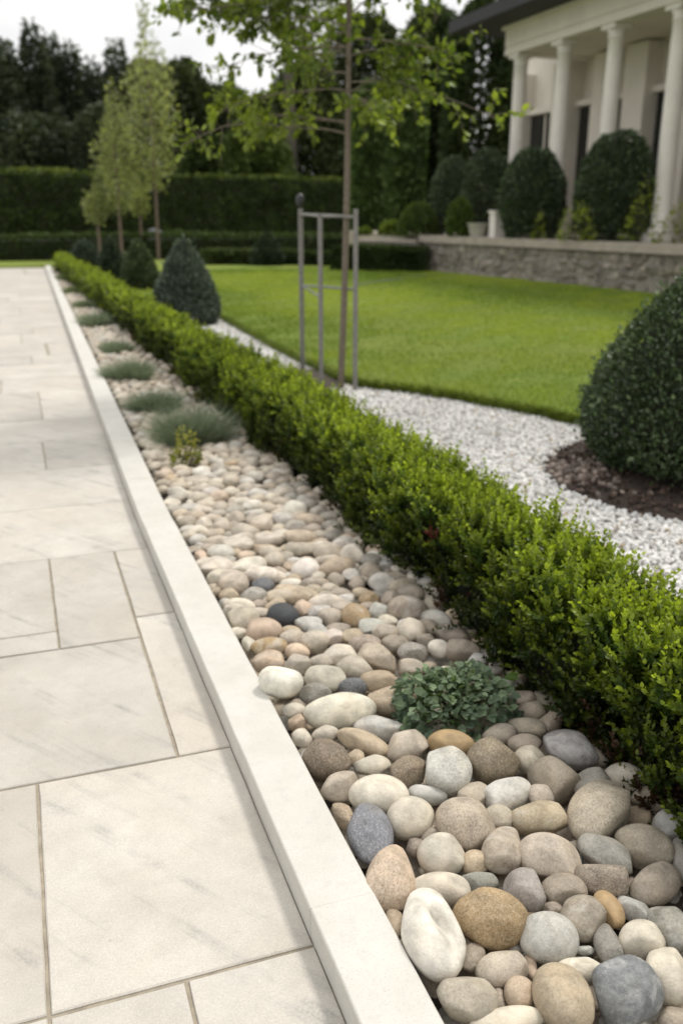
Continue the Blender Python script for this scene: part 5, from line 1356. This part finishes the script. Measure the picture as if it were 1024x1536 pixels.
# piers and glazing on the porch's inner wall
piers = [(26.1, .5), (23.7, .85), (21.9, .5), (20.4, .85), (18.6, .6), (17.0, .8), (15.2, .6), (13.4, .8), (11.4, .6)]
for y, w_ in piers:
    g = Geo(); g.box(14.72, 15.199, y - w_ / 2, y + w_ / 2, DECK, 5.40); g.box(14.66, 14.719, y - w_ / 2 - .04, y + w_ / 2 + .04, DECK, DECK + .35)
    part(g, 'pier', M_RENDER, hs)
for (y0_, w0_), (y1_, w1_) in zip(piers, piers[1:]):
    a_, b_ = y1_ + w1_ / 2, y0_ - w0_ / 2
    g = Geo(); g.box(15.12, 15.198, a_ + .012, b_ - .012, DECK + .08, 4.25); wd = part(g, 'window', M_GLASS, hs)
    g = Geo(); g.box(14.95, 15.197, a_ + .004, b_ - .004, 4.27, 4.42); mid = (a_ + b_) / 2; g.box(15.085, 15.118, mid - .03, mid + .03, DECK + .1, 4.25)
    part(g, 'window_frame', M_RENDER, wd)

def blk(px, D, w_px, top_px):
    x, y = spot(px, D); w_ = w_px / 2 / 1375 * D; return x, y, w_, 1.5 + (320 - top_px) / 1422 * D
x, y, w_, z1 = blk(746, 23.0, 17, 316)
pd = thing('stone_pedestal', 'white stone pedestal block on the terrace edge beside the dark egg bush', 'pedestal', (x, y, DECK))
g = Geo(); g.box(x - w_, x + w_, y - w_, y + w_, DECK, z1 - .06); part(g, 'shaft', M_COLUMN, pd)
g = Geo(); g.box(x - w_ - .03, x + w_ + .03, y - w_ - .03, y + w_ + .03, z1 - .058, z1); part(g, 'cap', M_COLUMN, pd)
x, y, w_, z1 = blk(717, 23.4, 30, 334)
pt = thing('plant_pot', 'pale mossy flared pot on the terrace left of the white pedestal', 'plant pot', (x, y, DECK))
g = Geo(); g.lathe([(w_ * .7, DECK), (w_ * .95, z1 - .04), (w_ * 1.05, z1 - .038), (w_ * 1.05, z1), (w_ * .9, z1), (w_ * .85, z1 - .05)], x, y, 20); part(g, 'pot', M_POT, pt)
def terrace_plant(px, D, w_px, top_px, label, n, potted=False):
    x, y, w_, z1 = blk(px, D, w_px, top_px); zb_ = DECK + (.12 if potted else .01)
    r_ = bush('terrace_plant', label, 'plant', x, y, zb_, w_, w_, z1 - zb_, n, .13, .45, (.09, .13, .02), (.30, .34, .06), M_TREELEAF, 9)
    if potted:
        g = Geo(); g.lathe([(w_ * .45, DECK), (w_ * .6, DECK + .2), (w_ * .63, DECK + .2), (w_ * .63, DECK + .25), (w_ * .5, DECK + .25)], x, y, 16); part(g, 'pot', M_POT, r_)
terrace_plant(810, 21.2, 26, 322, 'small yellow-green spiky plant in front of the egg bush by the pedestal', 80)
terrace_plant(866, 19.8, 58, 308, 'yellow-green leafy plant in front of the tall egg bush', 260)
terrace_plant(962, 19.0, 58, 272, 'tall loose pale green plant between tall egg bush and nearest column', 190)
terrace_plant(1014, 18.4, 46, 300, 'yellow-green plant at the foot of the nearest column, right edge', 150)

# ================================================================== BACK HEDGES
def long_hedge(name, label, a, b, thick, z0, z1, n, leaf, old, young, top_col=None, group=None, lump=.05, mat=M_FARLEAF):
    a, b = np.array(a), np.array(b); L = np.linalg.norm(b - a); t = (b - a) / L; nr2 = np.array([t[1], -t[0]])
    if nr2 @ (-a) < 0: nr2 = -nr2
    root = thing(name, label, 'hedge', (*(a + b) / 2, z0), group)
    h = z1 - z0; tot = h + thick * .9 + h * .15
    s_ = rng.random(n) * tot; fr = s_ < h; tp = (s_ >= h) & (s_ < h + thick * .9)
    u = rng.random(n) * L
    depth_ = np.where(fr, 0, np.where(tp, (s_ - h) / .9, rng.random(n) * thick)); z = np.where(fr, z0 + s_, np.where(tp, z1, z0 + h * rng.random(n)))
    u = np.where(fr | tp, u, np.where(rng.random(n) < .5, 0, L))
    P = np.c_[a + t * u[:, None] - nr2 * depth_[:, None], z]
    N = np.where(fr[:, None], np.r_[nr2, 0], np.where(tp[:, None], np.array([0, 0, 1.]), np.r_[-t, 0]))
    w1, w2 = Waves(1.6, 6, len(label)), Waves(6, 8, len(label) + 3)
    P = P + N * (lump * w1(P) + lump * .6 * w2(P) - .12 * rng.random(n))[:, None]
    ty = np.asarray(top_col if top_col is not None else young)  # upper-face leaves get a lighter colour of their own
    mixw = np.clip(.4 + .3 * w2(P) + rng.normal(0, .2, n), 0, 1)
    cols = np.where(tp[:, None], shades(n, np.asarray(young), ty, .15, mixw), shades(n, old, young, .15, mixw))
    g = Geo(); sz = leaf * rng.uniform(.7, 1.3, n)
    leaves(g, P, norm(N * .6 + np.array([0, 0, .5]) + rng.normal(0, .5, (n, 3))), norm(N + rng.normal(0, .6, (n, 3))), sz, sz * .6, cols, DIAM, DIAM_F)
    part(g, 'foliage', mat, root)
    c = Geo(); A_, B_ = a + t * .1 - nr2 * .14, b - t * .1 - nr2 * .14; A2, B2 = A_ - nr2 * (thick - .2), B_ - nr2 * (thick - .2)
    c.add([(*p_, zz) for zz in (z0, z1 - .13) for p_ in (A_, B_, B2, A2)], [(0, 1, 5, 4), (1, 2, 6, 5), (2, 3, 7, 6), (3, 0, 4, 7), (4, 5, 6, 7)])
    part(c, 'inner_twigs', M_CORE, root)
    return root
HO, HY = (.020, .034, .010), (.05, .078, .02)
long_hedge('tall_hedge', 'tall dark clipped hedge with bright top running behind the garden', (-24, 31.5), (16.5, 45.9), 2.0, 0, 3.10, 36000, .17, (.027, .043, .013), (.068, .1, .027), (.19, .23, .035))
long_hedge('low_hedge', 'long low dark hedge in front of the tall hedge', (-22, 33.6), (11.2, 30.6), 1.3, 0, .80, 22000, .11, HO, HY, (.075, .11, .03))
long_hedge('low_hedge', 'short clipped hedge block with pale green top at the far lawn edge', spot(298, 27.6), spot(384, 27.4), 1.0, .04, .46, 5000, .08, (.03, .045, .015), (.075, .10, .03), (.12, .15, .05))
long_hedge('low_hedge', 'dark clipped hedge block right of the dark far cone', spot(415, 27.6), spot(560, 26.4), 1.0, .04, .42, 6000, .08, HO, HY, (.06, .09, .025))
long_hedge('low_hedge', 'dark clipped hedge block against the left end of the rubble wall', spot(496, 25.0), spot(632, 24.1), .8, .04, .66, 7000, .08, HO, HY, (.075, .115, .02))
bo = thing('boulder', 'dark grey smooth boulder showing above the long low hedge', 'boulder', (*spot(230, 34.5), 0))
V = I3[0] * (1 + .08 * Waves(1.5, 6, 5)(I3[0]))[:, None] * np.array([.47, .5, .52]) + np.array([*spot(230, 34.5), .50])
g = Geo(); g.add(V, I3[1]); part(g, 'rock', M_BLACK, bo, True)

# ================================================================== TREES
def spire(name, label, px, D, top_px, w_px, n, leaf, old, young, z_low=.0, group=None, trunk_r=.12, mat=M_FARLEAF, seed=0, shape='conifer', bark=M_DARKBARK, slim=.8):
    x, y = spot(px, D); Ht = 1.5 + (320 - top_px) / 1422 * D; Rm = w_px / 2 / 1375 * D
    root = thing(name, label, 'tree', (x, y, 0), group)
    g = Geo(); g.tube([(x, y, -.1), (x + rng.normal(0, .03), y, Ht * .45), (x, y, Ht * .75), (x, y, Ht * .97)], [trunk_r, trunk_r * .7, trunk_r * .25, .008], 8); part(g, 'trunk', bark, root)
    t = rng.random(n); w = rng.uniform(0, 6.283, n); rr_ = rng.random(n) ** .45
    w1, w2 = Waves(2.6, 7, 300 + seed), Waves(7, 8, 400 + seed)
    circ = np.c_[np.cos(w), np.sin(w), t * (Ht - z_low) / Rm * .45]
    if shape == 'conifer':
        t = 1 - np.sqrt(rng.random(n)) * .999; env = (1 - t) ** slim * (1 + .22 * w1(np.c_[np.cos(w), np.sin(w), t * 9]) + .12 * np.sin(t * 60 + 2 * w))
    elif shape == 'column':
        env = np.minimum(1, np.minimum((1 - t) / .12, 1) ** .6) * (1 + .05 * w1(circ)); rr_ = .75 + .25 * rng.random(n)
    elif shape == 'feather':
        T_, E_ = [0, .12, .35, .5, .6, .68, .76, 1], [.35, .75, 1, 1, .85, .6, .3, .07]
        fine_t = np.linspace(0, 1, 200); cw = np.cumsum(np.interp(fine_t, T_, E_) ** 1.2); t = np.interp(rng.random(n), cw / cw[-1], fine_t)
        circ = np.c_[np.cos(w), np.sin(w), t * (Ht - z_low) / Rm * .45]
        env = np.interp(t, [0, .12, .35, .5, .6, .68, .76, 1], [.35, .75, 1, 1, .85, .6, .3, .07]) * (1 + .42 * w1(circ) + .35 * w2(circ))
    else:
        env = np.sqrt(np.clip(1 - (2 * t - 1) ** 2, 0, 1)) ** .8 * (1 + .2 * w1(circ) + .1 * w2(circ)) + .05
    r_ = Rm * np.clip(env, .03, 2) * rr_
    P = np.c_[x + r_ * np.cos(w), y + r_ * np.sin(w), z_low + (Ht - z_low) * t + rng.normal(0, leaf * .5, n)]
    outw = np.c_[np.cos(w), np.sin(w), np.full(n, .2 if shape != 'feather' else 1.0)]
    cols = shades(n, old, young, .18, np.clip(.4 + .28 * w2(P / max(Rm, .5)) + rng.normal(0, .2, n), 0, 1))
    g = Geo(); sz = leaf * rng.uniform(.6, 1.4, n)
    leaves(g, P, norm(outw + rng.normal(0, .6, (n, 3))), norm(rng.normal(0, 1, (n, 3)) + np.array([0, 0, .6])), sz, sz * .55, cols, DIAM, DIAM_F)
    part(g, 'crown', mat, root)
    return root
CO, CY = (.042, .055, .034), (.105, .128, .07)
k_ = 0
for px, D, tp, w_, lab in [(2, 56, 52, 92, 'tall dark conifer cut by the left frame edge'), (34, 57, 84, 60, 'dark conifer right of the one at the left frame edge'), (72, 58, 60, 62, 'pointed dark conifer with the sharpest tip in the left group'),
                           (98, 60, 78, 60, 'dark conifer just right of the sharp-tipped conifer'), (124, 60, 88, 60, 'dark conifer left of the slim pale trees'), (156, 61, 112, 64, 'lower dark conifer behind the pale feathery tree'),
                           (192, 60, 84, 66, 'dark conifer behind the tallest slim tree')]:
    k_ += 1
    spire('conifer', lab, px, D, tp, w_ * 1.35, 20000, .30, CO, CY, .6, 'dark conifers behind the tall hedge', .2, seed=k_, slim=.52)
DO, DY = (.042, .058, .025), (.11, .135, .055)
for px, D, tp, w_, o_, y_, lab in [(232, 62, 118, 90, DO, DY, 'broad dark tree between the conifers and the round-topped tree'), (284, 60, 118, 84, DO, DY, 'round-topped dark tree left of the young tree crown'),
                                   (342, 61, 150, 90, DO, DY, 'dark broadleaf tree under the left twigs of the young tree'), (396, 58, 165, 90, (.03, .045, .018), (.075, .1, .035), 'mid green tree behind the tall bare trunk'),
                                   (318, 50, 222, 90, (.03, .048, .014), (.08, .115, .03), 'low dark bush-like tree above the tall hedge'), (384, 49, 205, 100, (.055, .085, .02), (.13, .17, .045), 'lightest green bushy tree above the tall hedge'),
                                   (462, 53, 120, 110, DO, DY, 'dark tree behind the stakes and thin trunk'), (545, 56, 60, 120, DO, DY, 'tall dark tree behind the young tree crown'), (640, 52, 50, 110, DO, DY, 'tall dark tree left of the house cypress'),
                                   (60, 52, 190, 150, CO, CY, 'lower dark tree filling in under the left conifers'), (170, 52, 180, 120, CO, CY, 'lower dark tree behind the slim pale trees'), (-60, 50, 120, 120, CO, CY, 'dark tree outside the left conifers')]:
    k_ += 1
    spire('broadleaf_tree', lab, px, D, tp, w_, 16000, .31, o_, y_, 1.2, 'broadleaf trees behind the tall hedge', .2, seed=k_, shape='round')
for px, D, tp, w_, lab in [(553, 36, 150, 47, 'narrow clipped cypress column left of its twin'), (604, 35.5, 140, 52, 'narrow clipped cypress column right of its twin'),
                           (712, 34, 40, 96, 'broad dark cypress beside the house corner'), (655, 38, 60, 64, 'dark cypress in the gap left of the broad cypress'), (788, 36, -60, 110, 'tall dark cypress rising behind the house roof')]:
    k_ += 1
    cf = 2.1 if D in (36, 35.5) and px < 700 else .8
    spire('cypress', lab, px, D, tp, w_, 17000, .22, np.array((.032, .052, .018)) * cf, np.array((.085, .122, .04)) * cf, .05, 'cypresses between lawn and house', .14, seed=k_, shape='column')
SO, SY = (.17, .19, .105), (.37, .39, .23)
for px, D, tp, w_, low, lab, n_ in [(179, 29.5, 138, 64, 322, 'slim feathery pale green tree, left of the tallest slim tree', 2600), (234, 30.5, 12, 62, 288, 'tallest slim feathery tree with a thin whippy tip', 3000),
                                    (146, 29.5, 276, 30, 336, 'smallest slim tree with a tiny crown', 700), (208, 31, 250, 30, 326, 'slim tree mostly hidden between two feathery trees', 700)]:
    k_ += 1
    spire('slim_tree', lab, px, D, tp, w_, n_, .115, SO, SY, 1.5 + (320 - low) / 1422 * D, 'slim pale trees beyond the terrace', .055, M_TREELEAF, k_, 'feather', M_SLIMBARK)
# tall bare-stemmed tree whose crown is above the picture
x, y = spot(438, 51)
tt_ = thing('tall_tree', 'tall tree with a straight bare trunk left of the young tree', 'tree', (x, y, 0))
g = Geo(); g.tube([(x, y, -.1), (x + .05, y, 4), (x - .05, y, 9), (x, y, 16)], [.33, .3, .24, .04], 10); part(g, 'trunk', M_DARKBARK, tt_)
n = 9000; u = rdir(n); P = np.array([x, y, 14.5]) + u * rng.random((n, 1)) ** .4 * np.array([3.1, 3.1, 4.2]) * (1 + .35 * Waves(3, 7, 77)(u))[:, None]
g = Geo(); leaves(g, P, rdir(n), rdir(n), .3, .18, shades(n, (.05, .08, .02), (.13, .17, .04), .2), DIAM, DIAM_F); part(g, 'crown', M_TREELEAF, tt_)
